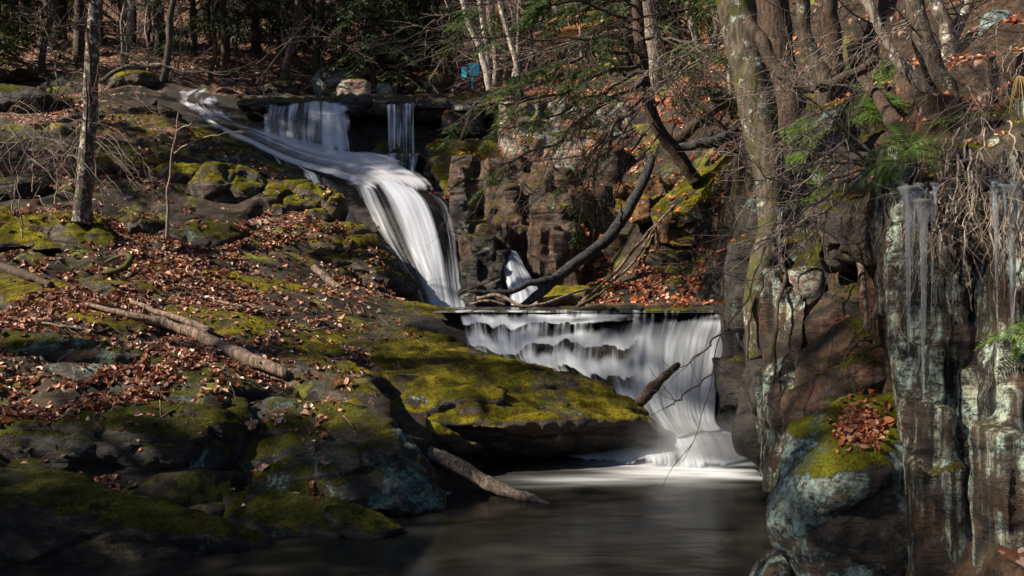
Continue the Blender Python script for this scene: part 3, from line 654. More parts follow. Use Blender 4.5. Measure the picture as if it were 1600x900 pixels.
# ============================================================ rocks
ROCKS = []
def laplace(me, V, it, lam=.5):
    e = np.zeros(len(me.edges)*2, np.int32); me.edges.foreach_get('vertices', e); e = e.reshape(-1, 2)
    deg = np.bincount(e.ravel(), minlength=len(V))[:, None].astype(float)
    for _ in range(it):
        s = np.zeros_like(V)
        for a in range(3):
            s[:, a] = np.bincount(e[:, 0], V[e[:, 1], a], len(V))+np.bincount(e[:, 1], V[e[:, 0], a], len(V))
        V = V+(s/np.maximum(deg, 1)-V)*lam
    return V
def rock(label, hulls, mat='rock', vox=.06, sm=5, amp=.10, fr=.9, strata=None, crack=0.0, cf=1.0, name='boulder', cat='boulder', group=None, world=False, blocks=0.0, aniso=(1, 1, 1)):
    """hulls: point sets (px, py, distance); fused, rounded and weathered into one stone"""
    bm = bmesh.new(); allp = []
    for hpts in hulls:
        pts = [np.array(q, float) if (world or isinstance(q, np.ndarray)) else P(*q) for q in hpts]; allp += pts
        vs = [bm.verts.new(q) for q in pts]
        bmesh.ops.convex_hull(bm, input=vs)
    bm.verts.ensure_lookup_table()
    loose = [q for q in bm.verts if not q.link_faces]
    if loose: bmesh.ops.delete(bm, geom=loose, context='VERTS')
    me = bpy.data.meshes.new('tmp'); bm.to_mesh(me); bm.free()
    o = bpy.data.objects.new('tmp', me); COL.objects.link(o)
    md = o.modifiers.new('r', 'REMESH'); md.mode = 'VOXEL'; md.voxel_size = vox
    dg = bpy.context.evaluated_depsgraph_get()
    m2 = bpy.data.meshes.new_from_object(o.evaluated_get(dg))
    bpy.data.objects.remove(o); bpy.data.meshes.remove(me)
    n = len(m2.vertices); V = np.zeros(n*3, np.float32); m2.vertices.foreach_get('co', V); V = V.reshape(-1, 3).astype(float)
    V = laplace(m2, V, sm)
    m2.vertices.foreach_set('co', V.ravel().astype(np.float32)); m2.update()
    N = np.zeros(n*3, np.float32); m2.vertices.foreach_get('normal', N); N = N.reshape(-1, 3)
    A = np.array(aniso)
    d = fbm(V*A, fr, 3)*amp
    if blocks:
        f1, f2, cid = worley(V*A*cf+fbm(V, .8, 2)[:, None]*.15)
        d += (cid-.5)*blocks; d -= np.exp(-((f2-f1)/.07)**2)*crack
    if strata is not None:
        sx, sy, sz, k, a = strata
        uu = (V@np.array([sx, sy, sz]))*k+fbm(V, .5, 2)*.5
        lay = np.floor(uu); fr_ = uu-lay
        rnd = _perm[(lay.astype(int)) & 255]/255.; rn2 = _perm[(lay.astype(int)+1) & 255]/255.
        d += (rnd+(rn2-rnd)*sstep(.7, 1, fr_)-.5)*a; d -= np.exp(-((fr_-.85)/.08)**2)*a*.7
    d += fbm(V, 4.5, 4, .6)*min(.035, vox*.55)
    V = V+N*d[:, None]
    org = np.array([V[:, 0].mean(), V[:, 1].mean(), V[:, 2].min()])
    m2.vertices.foreach_set('co', (V-org).ravel().astype(np.float32))
    m2.polygons.foreach_set('use_smooth', np.ones(len(m2.polygons), bool)); m2.update()
    m2.name = name
    ob = put(name, m2, M[mat], loc=org); tag(ob, label, cat, group)
    ROCKS.append(ob); return ob
def bld(label, x0, y0, x1, y1, d, mat='rock', dep=1.0, flat=.75, seed=0, tilt=0, sq=2.6, n=46, vox=None, **kw):
    """a boulder that fills about this much of the picture, d metres off, dep times as deep as wide"""
    r = np.random.default_rng(abs(seed+int(x0*7+y0))); dc = d+abs(x1-x0)/F*d*dep*.4
    w = (x1-x0)/F*dc/2; h = (y1-y0)/F*dc/2; c = P((x0+x1)/2, (y0+y1)/2, dc)
    Q = r.normal(size=(n, 3)); Q /= (np.abs(Q)**sq).sum(1)[:, None]**(1/sq)
    Q *= r.uniform(.92, 1.04, (n, 1))
    Q = Q*np.array([w, w*dep, h]); Q[:, 2] = np.where(Q[:, 2] < 0, Q[:, 2]*1.25, Q[:, 2])
    ct, st = math.cos(tilt), math.sin(tilt)
    Q = np.stack([Q[:, 0]*ct-Q[:, 2]*st, Q[:, 1], Q[:, 0]*st+Q[:, 2]*ct], 1)
    size = max(w, h)*2
    kw.setdefault('amp', size*.06); kw.setdefault('fr', 1.6/size); kw.setdefault('sm', 4)
    return rock(label, [Q+c], mat, vox or max(.035, min(.09, size/45)), world=True, **kw)

def boxes(x0, y0, x1, y1, d0, d1, n, w, h, dep, seed, yaw=.35, roll=.08, off=.25):
    """tilted blocks that break a face into angular joints"""
    r = np.random.default_rng(seed); out = []
    for _ in range(n):
        px, py = r.uniform(x0, x1), r.uniform(y0, y1); d = d0+(d1-d0)*(py-y0)/(y1-y0)
        c = P(px, py, d+dep*.5-r.uniform(0, off)); hw, hh = w*r.uniform(.5, 1.2)/2, h*r.uniform(.5, 1.2)/2
        a, b = r.uniform(-yaw, yaw), r.uniform(-roll, roll)
        Rm = np.array([[math.cos(a), -math.sin(a), 0], [math.sin(a), math.cos(a), 0], [0, 0, 1]])@np.array([[math.cos(b), 0, math.sin(b)], [0, 1, 0], [-math.sin(b), 0, math.cos(b)]])
        out.append([c+Rm@np.array([sx*hw*(1-.15*r.random()), sy*dep/2, sz*hh*(1-.15*r.random())]) for sx in (-1, 1) for sy in (-1, 1) for sz in (-1, 1)])
    return out
_m = ground.data; _v = np.zeros(len(_m.vertices)*3, np.float32); _m.vertices.foreach_get('co', _v); _m.calc_loop_triangles(); _t = np.zeros(len(_m.loop_triangles)*3, np.int32); _m.loop_triangles.foreach_get('vertices', _t)
BG0 = BVHTree.FromPolygons(_v.reshape(-1, 3).tolist(), _t.reshape(-1, 3).tolist())
def bank_slab(label, outline, thick=.12, mat='rock_slab', seed=0):
    """a long smooth slab of bedrock breaking out of the leaves"""
    pts = []
    for px, py in outline:
        o = Vector((0, 0, CAMZ)); v = Vector(P(px, py, 1.0))-o; v.normalize(); h = BG0.ray_cast(o+v*3, v, 60)[0]
        pts.append(np.array(h))
    pts = np.array(pts); c = pts.mean(0); up = []
    for q in pts: up += [q+np.array([0, 0, -.15]), q+np.array([0, 0, thick*.35]), q*.6+c*.4+np.array([0, 0, thick])]
    return rock(label, [up], mat, vox=.045, sm=8, amp=.03, fr=.8, strata=(-.1, .25, .95, 5, .03), world=True, name='rock_ledge', cat='ledge')
bank_slab('long brown green slab in the leaves at the far left, above the driftwood log', [(-40, 420), (60, 432), (130, 458), (200, 492), (235, 520), (150, 515), (60, 490), (-40, 462)], .14)
bank_slab('smooth mossy slab strip below the driftwood log', [(225, 545), (300, 560), (380, 590), (430, 612), (360, 612), (270, 590), (215, 565)], .12, 'rock_dark_moss')
bank_slab('flat dark slab strip across the leaves at the far left', [(-40, 520), (60, 520), (150, 533), (240, 558), (180, 566), (60, 552), (-40, 548)], .10, 'rock_dark_lichen')
bank_slab('smooth dark strip of rock sloping through the leaves above the mossy rib', [(60, 570), (180, 578), (300, 600), (360, 622), (250, 622), (120, 600)], .09, 'rock_dark_lichen')
bank_slab('long rounded slab running down right behind the driftwood log', [(250, 470), (360, 490), (470, 520), (560, 556), (470, 556), (360, 530), (260, 500)], .14)
bank_slab('thin mossy slab left of the thin ledge', [(120, 440), (220, 440), (330, 462), (240, 470), (140, 458)], .10)
bank_slab('worn mossy slab between the shelf and the wedge boulder', [(430, 560), (520, 580), (600, 622), (560, 640), (470, 610), (415, 585)], .12)
# --- foreground, left
rock('long low mossy boulder with a grey hump in the bottom left corner of the pool',
     [[(-120, 700, 9.3), (20, 742, 9.3), (100, 737, 9.0), (150, 748, 8.9), (200, 785, 8.9), (320, 798, 8.8), (400, 825, 8.8), (450, 858, 8.9), (440, 885, 8.8), (200, 890, 8.3), (0, 870, 8.2), (-120, 860, 8.2), (-120, 760, 8.4), (60, 780, 8.3), (180, 815, 8.4), (330, 840, 8.5), (-120, 800, 10), (400, 860, 9.6), (-120, 930, 8.6), (400, 910, 9)],
      [(-130, 690, 9.2), (-20, 715, 9.1), (30, 745, 9.0), (-60, 800, 8.5), (-130, 800, 8.6), (-60, 770, 9.8)],
      [(95, 742, 9.1), (140, 736, 9.1), (185, 770, 9.1), (60, 790, 8.7), (120, 830, 8.4), (190, 820, 8.6), (140, 800, 9.5)]],
     'rock_dark_moss', .05, 6, .07, 1.0, strata=(.1, .3, .95, 3.0, .04))
rock('big dark wedge boulder with turquoise lichen left of the pale log',
     [[(430, 612, 11.2), (520, 628, 11.0), (590, 645, 10.6), (628, 668, 10.4), (670, 720, 10.4), (697, 778, 10.45), (690, 800, 10.2), (620, 800, 9.8), (500, 800, 9.6), (380, 760, 9.9), (365, 720, 10.1), (385, 640, 10.8), (450, 690, 10.2), (560, 700, 10.0), (560, 640, 11.8), (680, 800, 11.4), (400, 640, 11.9), (400, 830, 10.4), (690, 830, 10.6)]],
     'rock_dark_lichen', .05, 7, .06, .9, strata=(-.35, .35, .85, 2.6, .05))
rock('mossy green mound below the wedge boulder, dipping into the pool', [[(345, 760, 9.7), (400, 750, 9.6), (480, 770, 9.5), (560, 785, 9.4), (630, 815, 9.5), (640, 838, 9.4), (560, 850, 9.2), (440, 850, 9.1), (350, 810, 9.3), (340, 840, 9.5), (600, 850, 10.2), (400, 790, 10.3), (500, 870, 9.6)]],
     'rock_dark_moss', .045, 6, .08, 1.3)
rock('small mossy stone half sunk beside the end of the long low boulder', [[(500, 790, 9.25), (560, 783, 9.3), (610, 800, 9.3), (640, 825, 9.3), (600, 845, 9.0), (520, 840, 9.0), (560, 860, 9.4), (610, 860, 9.7), (540, 820, 9.8)]], 'rock_dark_moss', .04, 5, .05, 1.6)
rock('dark mossy ledge with leaves heaped on its top, behind the long low boulder',
     [[(-120, 640, 10.4), (60, 645, 9.9), (180, 655, 9.8), (300, 680, 9.7), (370, 625, 10.4), (385, 650, 10.3), (370, 740, 9.9), (330, 790, 9.6), (150, 790, 9.5), (-120, 780, 9.5), (20, 665, 9.75), (230, 690, 9.6), (-120, 760, 11), (370, 760, 11), (-120, 655, 11.2), (300, 650, 11.2)]],
     'rock_dark_moss', .05, 4, .10, 1.0, strata=(.05, .25, .95, 3.2, .09), blocks=.08, crack=.04, cf=1.1)
rock('steep mossy rib running down between the leafy ledge and the wedge boulder', [[(330, 612, 10.9), (385, 615, 10.9), (395, 650, 10.4), (375, 720, 10.0), (330, 745, 9.8), (270, 735, 9.6), (245, 690, 9.8), (300, 650, 10.3), (380, 780, 10.3), (300, 790, 10.2)]], 'rock_dark_moss', .045, 5, .08, 1.3)
# --- the centre slab and the bank
rock('long mossy slab jutting out over the pool in the middle, sunlit green on top',
     [[(575, 560, 13.3), (600, 640, 12.2), (690, 662, 12.1), (770, 668, 12.15), (880, 650, 12.6), (1000, 655, 13.0), (1038, 680, 13.3), (1030, 662, 13.8), (1006, 628, 14.0), (960, 600, 14.1), (900, 580, 14.2), (800, 560, 14.4), (725, 548, 14.6), (640, 520, 15), (640, 692, 12.5), (800, 708, 12.7), (1030, 697, 13.5), (850, 715, 13.1), (620, 730, 13.4), (1000, 700, 14.2)],
      [(600, 590, 12.9), (640, 615, 12.4), (740, 625, 12.4), (800, 610, 12.8), (700, 560, 14.2), (620, 640, 12.3), (760, 660, 12.3)]],
     'rock_slab', .05, 6, .08, .7, strata=(-.08, .30, .95, 2.6, .07))
rock('narrow mossy shelf stepping down on the near side of the long slab', [[(560, 645, 11.7), (620, 640, 12.0), (700, 675, 11.9), (760, 700, 12.3), (690, 705, 12.1), (640, 690, 11.7), (580, 680, 11.5), (620, 730, 12), (720, 725, 12.6), (600, 640, 12.8)]], 'rock_bright_moss', .045, 5, .07, 1.4)
rock('long thin ledge with a pale worn edge running from the left bank',
     [[(205, 408, 16.3), (300, 420, 16.2), (420, 436, 16.3), (540, 455, 16.6), (640, 470, 17), (720, 484, 17.2), (725, 500, 16.6), (640, 500, 15.9), (500, 478, 15.6), (380, 458, 15.5), (260, 438, 15.6), (215, 425, 15.8), (300, 480, 16.2), (600, 515, 16.4), (715, 520, 16.6), (700, 510, 18)]],
     'rock_slab', .055, 4, .05, 1.0, strata=(-.1, .2, .95, 4.5, .05), name='rock_ledge', cat='ledge')
rock('broad low mossy ledge between the thin ledge and the centre slab', [[(250, 470, 14.4), (400, 490, 14.4), (560, 505, 14.6), (700, 520, 15), (735, 545, 14.8), (650, 555, 14.0), (520, 545, 13.7), (380, 520, 13.6), (260, 500, 13.8), (300, 545, 14), (700, 580, 14.6), (735, 560, 15.3)]],
     'rock_slab', .055, 6, .06, .7, strata=(-.1, .2, .95, 3, .05), name='rock_ledge', cat='ledge')
rock('mossy shelf with leaf drifts lying above the driftwood log', [[(440, 540, 13.0), (520, 555, 12.9), (600, 585, 12.8), (580, 625, 12.2), (500, 610, 12.0), (420, 570, 12.3), (460, 640, 12.4), (590, 650, 12.8)]], 'rock_slab', .05, 4, .06, 1, name='rock_ledge', cat='ledge')
# --- beside the main fall
rock('big layered rock rounding down into the main waterfall, mossy yellow on its shoulder',
     [[(395, 350, 20.6), (500, 345, 20.5), (575, 365, 20.3), (620, 400, 20.0), (645, 440, 19.8), (655, 476, 19.7), (560, 470, 18.7), (420, 450, 18.6), (390, 430, 18.9), (385, 385, 19.6), (500, 395, 18.9), (590, 410, 18.9), (610, 440, 18.8), (400, 480, 20), (650, 490, 20.4), (560, 350, 21.4), (625, 420, 20.6)]],
     'rock_slab', .06, 4, .08, .8, strata=(-.25, .15, .95, 2.4, .14), blocks=.08, crack=.06, cf=.8)
rock('dark rock below the yellow mossy shoulder, beside the thin ledge', [[(500, 440, 18.2), (600, 450, 18.3), (640, 470, 18.7), (630, 490, 18.2), (520, 480, 17.8), (400, 450, 17.9), (380, 440, 18.4), (420, 470, 18.1), (600, 480, 19), (420, 430, 19)]], 'rock_dark', .05, 4, .08, 1)
rock('smooth black wet rock rib along the left edge of the main waterfall', [[(560, 345, 21.6), (590, 370, 21.2), (620, 400, 20.8), (645, 440, 20.2), (655, 478, 19.9), (630, 470, 19.9), (600, 420, 20.4), (565, 372, 21.0), (640, 480, 20.6), (560, 360, 22), (620, 390, 21.6)]], 'rock_dark', .05, 5, .04, 1)
rock('squared boulder with a yellow moss patch, just left of the top of the main waterfall', [[(418, 282, 21.8), (480, 284, 22.0), (535, 300, 22.2), (543, 330, 21.6), (520, 348, 21.2), (430, 345, 20.9), (415, 310, 21.2), (450, 300, 21.2), (530, 310, 21.4), (430, 350, 22), (530, 352, 22.4)]], 'rock_bright_moss', .05, 4, .10, 1.2, blocks=.15, crack=.1, cf=1.2)
bld('rounded mossy boulder left of the squared boulder', 292, 262, 425, 352, 21.6, 'rock_bright_moss', .8, seed=1, amp=.12, blocks=.1, crack=.06, cf=1)
bld('dark grey boulder behind the red tipped sapling', 255, 350, 395, 405, 19.2, 'rock_dark_moss', .7, seed=2, blocks=.08, crack=.05)
bld('small dark grey boulder left of the sapling foot', 190, 338, 268, 372, 19.3, 'rock_dark_moss', .8, seed=3)
rock('large brown mossy rock face right of the big left trunk', [[(160, 178, 26.6), (220, 165, 27.2), (300, 190, 26.8), (350, 215, 26.4), (350, 240, 25.6), (250, 250, 24.8), (160, 250, 24.9), (165, 210, 25.4), (280, 205, 25.8), (170, 270, 26), (340, 260, 26)]], 'rock_orange', .08, 5, .18, .7, strata=(-.1, .2, .95, 2, .12))
bld('flat mossy stone at the foot of the brown rock face', 150, 242, 262, 286, 22.6, 'rock_bright_moss', .9, seed=4, sq=3)
bld('low mossy stone right of the flat one under the brown rock face', 235, 255, 345, 300, 22.2, 'rock_bright_moss', .9, seed=5, sq=3)
rock('wide mossy boulder with a sunlit yellow top in front of the left trunk', [[(0, 318, 18.6), (90, 325, 18.3), (160, 338, 18.0), (185, 372, 17.6), (175, 392, 17.3), (60, 392, 17.0), (-60, 380, 17.2), (-60, 330, 18), (60, 345, 17.4), (150, 355, 17.4), (-40, 330, 19.5), (170, 370, 19), (50, 410, 18)]], 'rock_bright_moss', .055, 4, .12, 1.0, blocks=.1, crack=.05, cf=1)
bld('dark boulder at the left edge above the leafy slope', -60, 270, 70, 325, 20.0, 'rock_dark_moss', .9, seed=6)
bld('pale mossy boulder at the top of the chute, left of the water', 158, 112, 245, 150, 30.5, 'rock_bright_moss', .8, seed=7)
rock('long dark sloping outcrop left of the chute', [[(240, 160, 28.4), (300, 200, 27), (370, 228, 26), (450, 262, 24.9), (500, 285, 24), (480, 292, 23.4), (380, 262, 24), (290, 235, 25), (230, 190, 27), (350, 275, 25), (470, 300, 24.6)]], 'rock_dark_moss', .07, 4, .12, .8, strata=(-.3, .2, .9, 2.4, .12))
bld('small mossy boulder in the shade at the upper left', 45, 70, 100, 100, 38, 'rock_lichen', .8, seed=8)
bld('grey boulder at the left edge of the woods', -30, 50, 30, 95, 36, 'rock_dark_moss', .8, seed=9)
bld('mossy flat stone on the leafy slope left of the big left trunk', -20, 108, 60, 128, 31, 'rock_bright_moss', .8, seed=10, sq=3)
bld('low stone ledge under the left trunk branches', -60, 142, 120, 175, 27.5, 'rock_dark_moss', .5, seed=11, sq=3.5)
# --- the upper lip
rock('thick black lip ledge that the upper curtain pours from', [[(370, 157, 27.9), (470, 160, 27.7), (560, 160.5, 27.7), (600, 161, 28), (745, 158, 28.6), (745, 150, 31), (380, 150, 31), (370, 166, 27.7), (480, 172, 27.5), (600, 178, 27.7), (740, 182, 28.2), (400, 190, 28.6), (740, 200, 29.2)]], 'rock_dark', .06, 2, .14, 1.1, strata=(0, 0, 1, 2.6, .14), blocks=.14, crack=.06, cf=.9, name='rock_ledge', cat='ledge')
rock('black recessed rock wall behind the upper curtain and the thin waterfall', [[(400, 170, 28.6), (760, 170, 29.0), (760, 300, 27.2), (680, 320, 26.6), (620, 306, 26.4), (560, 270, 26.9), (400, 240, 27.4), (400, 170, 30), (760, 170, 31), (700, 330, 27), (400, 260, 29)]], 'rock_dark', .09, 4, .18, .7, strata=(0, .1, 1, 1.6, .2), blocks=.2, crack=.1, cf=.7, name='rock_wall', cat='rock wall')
bld('wet black step under the thin waterfall', 590, 242, 665, 262, 26.7, 'rock_dark', .6, seed=12, sq=4)
rock('pale sunlit flat ledge right of the upper lip, below the blue signs', [[(640, 156, 29.0), (700, 150, 29.6), (760, 140, 31), (812, 134, 32), (815, 146, 29.5), (780, 160, 28.6), (740, 172, 28.0), (690, 176, 27.9), (650, 168, 28.2), (800, 170, 31), (700, 185, 29)]], 'rock_pale', .07, 3, .05, .9, strata=(-.1, 0, 1, 3, .08), name='rock_ledge', cat='ledge')
bld('pale blue grey boulder standing behind the upper pool', 525, 126, 585, 160, 33.2, 'rock_pale', .8, seed=13, sq=2.4)
bld('mossy greenish boulder behind the pale blue grey one', 488, 108, 565, 150, 35.5, 'rock_lichen', .9, seed=14, sq=2.5)
bld('small rounded boulder right of the pale blue grey one', 588, 128, 620, 152, 35, 'rock_lichen', .9, seed=15)
bld('brown mossy boulder at the left rim of the upper pool', 408, 128, 468, 158, 33.5, 'rock', .9, seed=16)
bld('dark rounded boulder behind the upper pool, left of the blue signs', 655, 112, 712, 152, 35, 'rock_dark_moss', .9, seed=17)
# --- the cliff right of the falls
rock('dark square block under the pale ledge at the top of the falls', [[(690, 178, 27.4), (752, 176, 27.6), (752, 210, 27.4), (692, 212, 27.2), (690, 180, 29), (752, 180, 29), (750, 212, 29), (692, 212, 29)]], 'rock_dark_moss', .06, 3, .05, 1.2)
rock('mossy green hump of rock right of the thin waterfall', [[(665, 225, 26.6), (710, 214, 27), (780, 222, 26.6), (800, 260, 25.2), (760, 310, 24.4), (700, 310, 24.5), (670, 270, 25.4), (720, 250, 25.2), (790, 300, 26.5), (680, 300, 27)]], 'rock_bright_moss', .07, 4, .16, 1.0, blocks=.15, crack=.08, cf=1)
rock('pale lichen covered upper cliff face above the brown cliff', [[(790, 178, 25.2), (860, 160, 25.4), (955, 165, 25.0), (968, 200, 24.2), (962, 262, 23.6), (880, 272, 23.4), (800, 262, 23.8), (780, 215, 24.4), (800, 170, 27.5), (965, 160, 27.5), (960, 270, 26), (790, 270, 26)]]+boxes(795, 175, 962, 262, 25.0, 23.6, 26, .9, 1.0, 1.2, 1), 'rock_pale', .055, 2, .03, 1.0, name='cliff', cat='cliff')
rock('tall brown cliff with vertical cracks behind the black fallen log', [[(720, 300, 24.4), (800, 262, 24.2), (960, 265, 23.8), (1010, 290, 23), (1000, 400, 21.4), (950, 470, 20.6), (860, 478, 21.2), (740, 478, 22.2), (715, 400, 23), (840, 380, 22.2), (930, 330, 22.4), (720, 280, 27), (1000, 270, 26.5), (740, 485, 25), (1000, 480, 24)]]+boxes(725, 275, 1000, 465, 23.6, 21.2, 60, .8, 1.5, 1.3, 2, off=.5), 'rock_brown', .06, 2, .04, .9, name='cliff', cat='cliff')
rock('rounded brown buttress at the foot of the cliff, right of the small waterfall', [[(850, 300, 22.6), (905, 300, 22.4), (925, 380, 21.2), (900, 460, 20.4), (850, 470, 20.5), (832, 400, 21.2), (890, 480, 22), (840, 340, 23)]]+boxes(840, 310, 915, 460, 22.2, 20.5, 14, .6, 1.2, .9, 3), 'rock_brown', .05, 2, .04, 1.0)
rock('dark wet block between the main and the small waterfall', [[(722, 385, 21.6), (772, 390, 21.4), (786, 430, 20.8), (792, 478, 20.4), (728, 480, 20.5), (722, 430, 20.9), (770, 485, 22), (725, 390, 23)]]+boxes(728, 395, 780, 470, 21.2, 20.5, 7, .6, .7, .6, 4), 'rock_dark', .05, 2, .04, 1.1)
bld('rounded black shoulder right of the top of the main waterfall', 700, 308, 742, 392, 21.9, 'rock_dark', .9, seed=18)
bld('flat mossy stone by the foot of the black fallen log', 832, 448, 938, 476, 19.4, 'rock_bright_moss', .8, seed=19, sq=3.2)
bld('dark mossy stone at the rim of the middle pool below the cliff', 905, 440, 985, 478, 18.9, 'rock_bright_moss', .8, seed=20)
rock('orange stained block stepping up the leafy gully', [[(1030, 322, 20.2), (1110, 320, 19.9), (1128, 350, 19.2), (1120, 385, 18.8), (1050, 385, 18.9), (1025, 350, 19.6), (1110, 370, 21), (1030, 370, 21)]]+boxes(1035, 325, 1122, 380, 19.9, 18.9, 9, .5, .45, .6, 5), 'rock_orange', .045, 2, .04, 1.2)
rock('mossy orange block above the other in the leafy gully', [[(965, 300, 21.4), (1020, 272, 21.6), (1050, 290, 21), (1045, 335, 20.4), (985, 350, 20.3), (960, 330, 20.9), (1040, 340, 22.5), (970, 300, 22.5)]]+boxes(970, 285, 1045, 340, 21.2, 20.3, 9, .5, .5, .6, 6), 'rock_orange', .045, 2, .04, 1.2)
rock('long bright yellow mossy ridge of rock beside the leaning brown trunk', [[(1010, 330, 20.0), (1060, 290, 20.2), (1120, 245, 20.2), (1165, 222, 19.8), (1172, 245, 19.2), (1120, 300, 19.2), (1130, 330, 19.2), (1060, 360, 19.2), (1030, 372, 19.3), (1150, 270, 20.5), (1040, 350, 20.6)]], 'rock_bright_moss', .05, 4, .08, 1.2)
bld('mossy cushion of rock in the leafy gully', 1005, 390, 1085, 425, 18.7, 'rock_bright_moss', .8, seed=21)
bld('small bright mossy stone at the foot of the leafy gully', 1035, 432, 1085, 462, 17.9, 'rock_bright_moss', .8, seed=22)
bld('dark hollow backed stone right of the orange block', 1110, 380, 1180, 470, 17.3, 'rock_orange', .8, seed=23, blocks=.1, crack=.06)
rock('flat brown lip stone across the right half of the middle pool', [[(870, 477, 17.2), (1010, 476, 16.8), (1150, 476, 16.2), (1155, 486, 15.7), (1010, 487.2, 15.9), (880, 486.5, 16.1), (1000, 500, 16.3), (1150, 500, 16.2), (900, 498, 16.6)]], 'rock_dark', .05, 3, .02, 1.2, name='rock_ledge', cat='ledge')
for i, (a, b, dd, w_, h_) in enumerate([(765, 489, 15.75, 34, 9), (838, 488, 15.8, 26, 7), (930, 487, 15.8, 40, 9), (988, 484, 15.9, 24, 8), (1062, 487, 15.8, 34, 8), (1118, 484, 15.9, 24, 9)]):
    bld(['wet stone breaking the lip at the left end of the lower cascade', 'small wet stone on the cascade lip right of the first', 'broad wet stone on the cascade lip near its middle', 'small knob of rock on the lip right of the broad wet stone', 'flat wet stone where the long strands start', 'last small stone at the right end of the cascade lip'][i], a-w_, b-h_, a+w_, b+h_, dd, 'rock_dark', .35, seed=40+i, sq=3)
# --- right bank, far part of the wall
rock('black wet wall along the right side of the lower cascade', [[(1142, 492, 15.9), (1165, 500, 15.2), (1180, 560, 14.4), (1165, 660, 13.9), (1120, 668, 14.9), (1112, 640, 15.1), (1125, 580, 15.3), (1132, 530, 15.5), (1260, 480, 15), (1260, 680, 14.5), (1200, 480, 16.5)]]+boxes(1140, 510, 1200, 650, 15.2, 14.0, 12, .5, .8, .6, 7), 'rock_dark', .05, 2, .04, 1.1, name='rock_wall', cat='rock wall')
bld('round dark wet boulder where the cascade meets the right bank', 1145, 600, 1235, 738, 12.1, 'rock_dark', .9, seed=24)
rock('dark mossy wall behind the hanging twigs, below the lichen trunk', [[(1155, 330, 14.5), (1240, 300, 13.8), (1330, 300, 12.5), (1340, 420, 11.8), (1250, 470, 11.6), (1165, 520, 12.6), (1150, 480, 14), (1180, 620, 12.8), (1260, 640, 11.6), (1350, 560, 11.8), (1380, 320, 15), (1200, 640, 15)]]+boxes(1165, 320, 1340, 620, 13.4, 11.6, 26, .6, 1.3, .8, 8, off=.5), 'rock_dark_moss', .055, 2, .06, .8, name='rock_wall', cat='rock wall')
rock('tall tan rib of rock along the waterline of the right bank', [[(1192, 470, 9.9), (1232, 400, 9.9), (1245, 440, 9.5), (1225, 560, 9.2), (1205, 680, 9.1), (1188, 742, 9.3), (1186, 770, 9.2), (1210, 780, 8.9), (1240, 640, 8.9), (1262, 470, 9.3), (1290, 600, 10), (1280, 790, 9.8), (1186, 740, 10.3)]]+boxes(1200, 480, 1245, 740, 9.6, 9.1, 10, .15, 1.1, .4, 14, yaw=.6, off=.12), 'rock_column', .036, 2, .04, 1.1, strata=(.9, .1, .2, 2.6, .08))
bld('pale lichen crusted block high on the right bank, beside the dark hollow', 1218, 418, 1290, 530, 9.45, 'rock_pale', .7, seed=25, sq=3.5, blocks=.08, crack=.04)
rock('brown rounded boulder with pale lichen spots under the dark hollow', [[(1290, 440, 9.0), (1330, 430, 8.9), (1385, 462, 8.6), (1400, 560, 8.1), (1395, 640, 7.9), (1300, 640, 8.0), (1240, 700, 8.3), (1225, 640, 8.6), (1240, 540, 8.9), (1262, 480, 9.1), (1330, 520, 8.3), (1400, 480, 9.6), (1260, 700, 9.6)]], 'rock_brown', .045, 5, .07, 1.2, strata=(-.4, .2, .8, 2.6, .08))
rock('large boulder with turquoise lichen and a bright mossy ridge at the bottom right', [[(1240, 665, 8.0), (1300, 640, 7.9), (1390, 600, 7.8), (1415, 660, 7.4), (1400, 720, 7.1), (1330, 735, 6.95), (1270, 760, 7.1), (1215, 740, 7.6), (1192, 790, 7.6), (1196, 830, 7.4), (1260, 880, 7.0), (1300, 980, 6.9), (1500, 980, 7.0), (1480, 820, 7.0), (1440, 720, 7.2), (1440, 980, 8.5), (1240, 900, 8.4), (1420, 640, 8.6)],
      [(1200, 800, 7.6), (1240, 700, 7.8), (1262, 668, 7.9), (1285, 680, 7.5), (1265, 760, 7.2), (1225, 830, 7.2)]], 'rock_lichen_moss', .04, 5, .06, 1.2, strata=(-.5, .3, .7, 2.2, .07))
rock('small lichen splashed boulder at the water in the bottom right', [[(1160, 905, 7.8), (1185, 865, 7.85), (1225, 843, 7.8), (1262, 862, 7.6), (1285, 905, 7.5), (1270, 970, 7.3), (1190, 970, 7.3), (1150, 950, 7.6), (1240, 900, 8.4), (1220, 880, 7.3)]], 'rock_lichen', .035, 5, .04, 1.6)
rock('tall lichen streaked column of rock behind the long icicles', [[(1378, 330, 8.0), (1420, 290, 7.9), (1500, 300, 7.7), (1518, 420, 7.3), (1530, 620, 7.0), (1545, 800, 6.7), (1550, 980, 6.5), (1450, 980, 6.5), (1445, 820, 6.8), (1405, 640, 7.1), (1382, 480, 7.4), (1380, 420, 7.5), (1560, 980, 8.5), (1400, 320, 9.4), (1520, 320, 9.4), (1440, 980, 8)]]+boxes(1392, 330, 1515, 560, 7.75, 7.15, 16, .16, 1.5, .5, 9, yaw=.6, roll=.05, off=.16)+boxes(1430, 560, 1535, 900, 7.15, 6.65, 18, .15, 1.5, .5, 10, yaw=.6, roll=.05, off=.16), 'rock_column', .034, 2, .04, 1.0, name='rock_column', cat='rock column')
rock('dark turquoise tinted column in the shade right of the lichen streaked one', [[(1505, 300, 7.9), (1560, 290, 7.7), (1572, 500, 7.5), (1580, 760, 7.2), (1560, 980, 7.0), (1510, 980, 7.0), (1500, 700, 7.3), (1495, 480, 7.6), (1580, 300, 9), (1580, 980, 8.6), (1500, 320, 9)]]+boxes(1510, 330, 1570, 900, 7.7, 7.1, 14, .18, 1.6, .5, 11, yaw=.5, off=.14), 'rock_dark_moss', .036, 2, .04, 1.0, name='rock_column', cat='rock column')
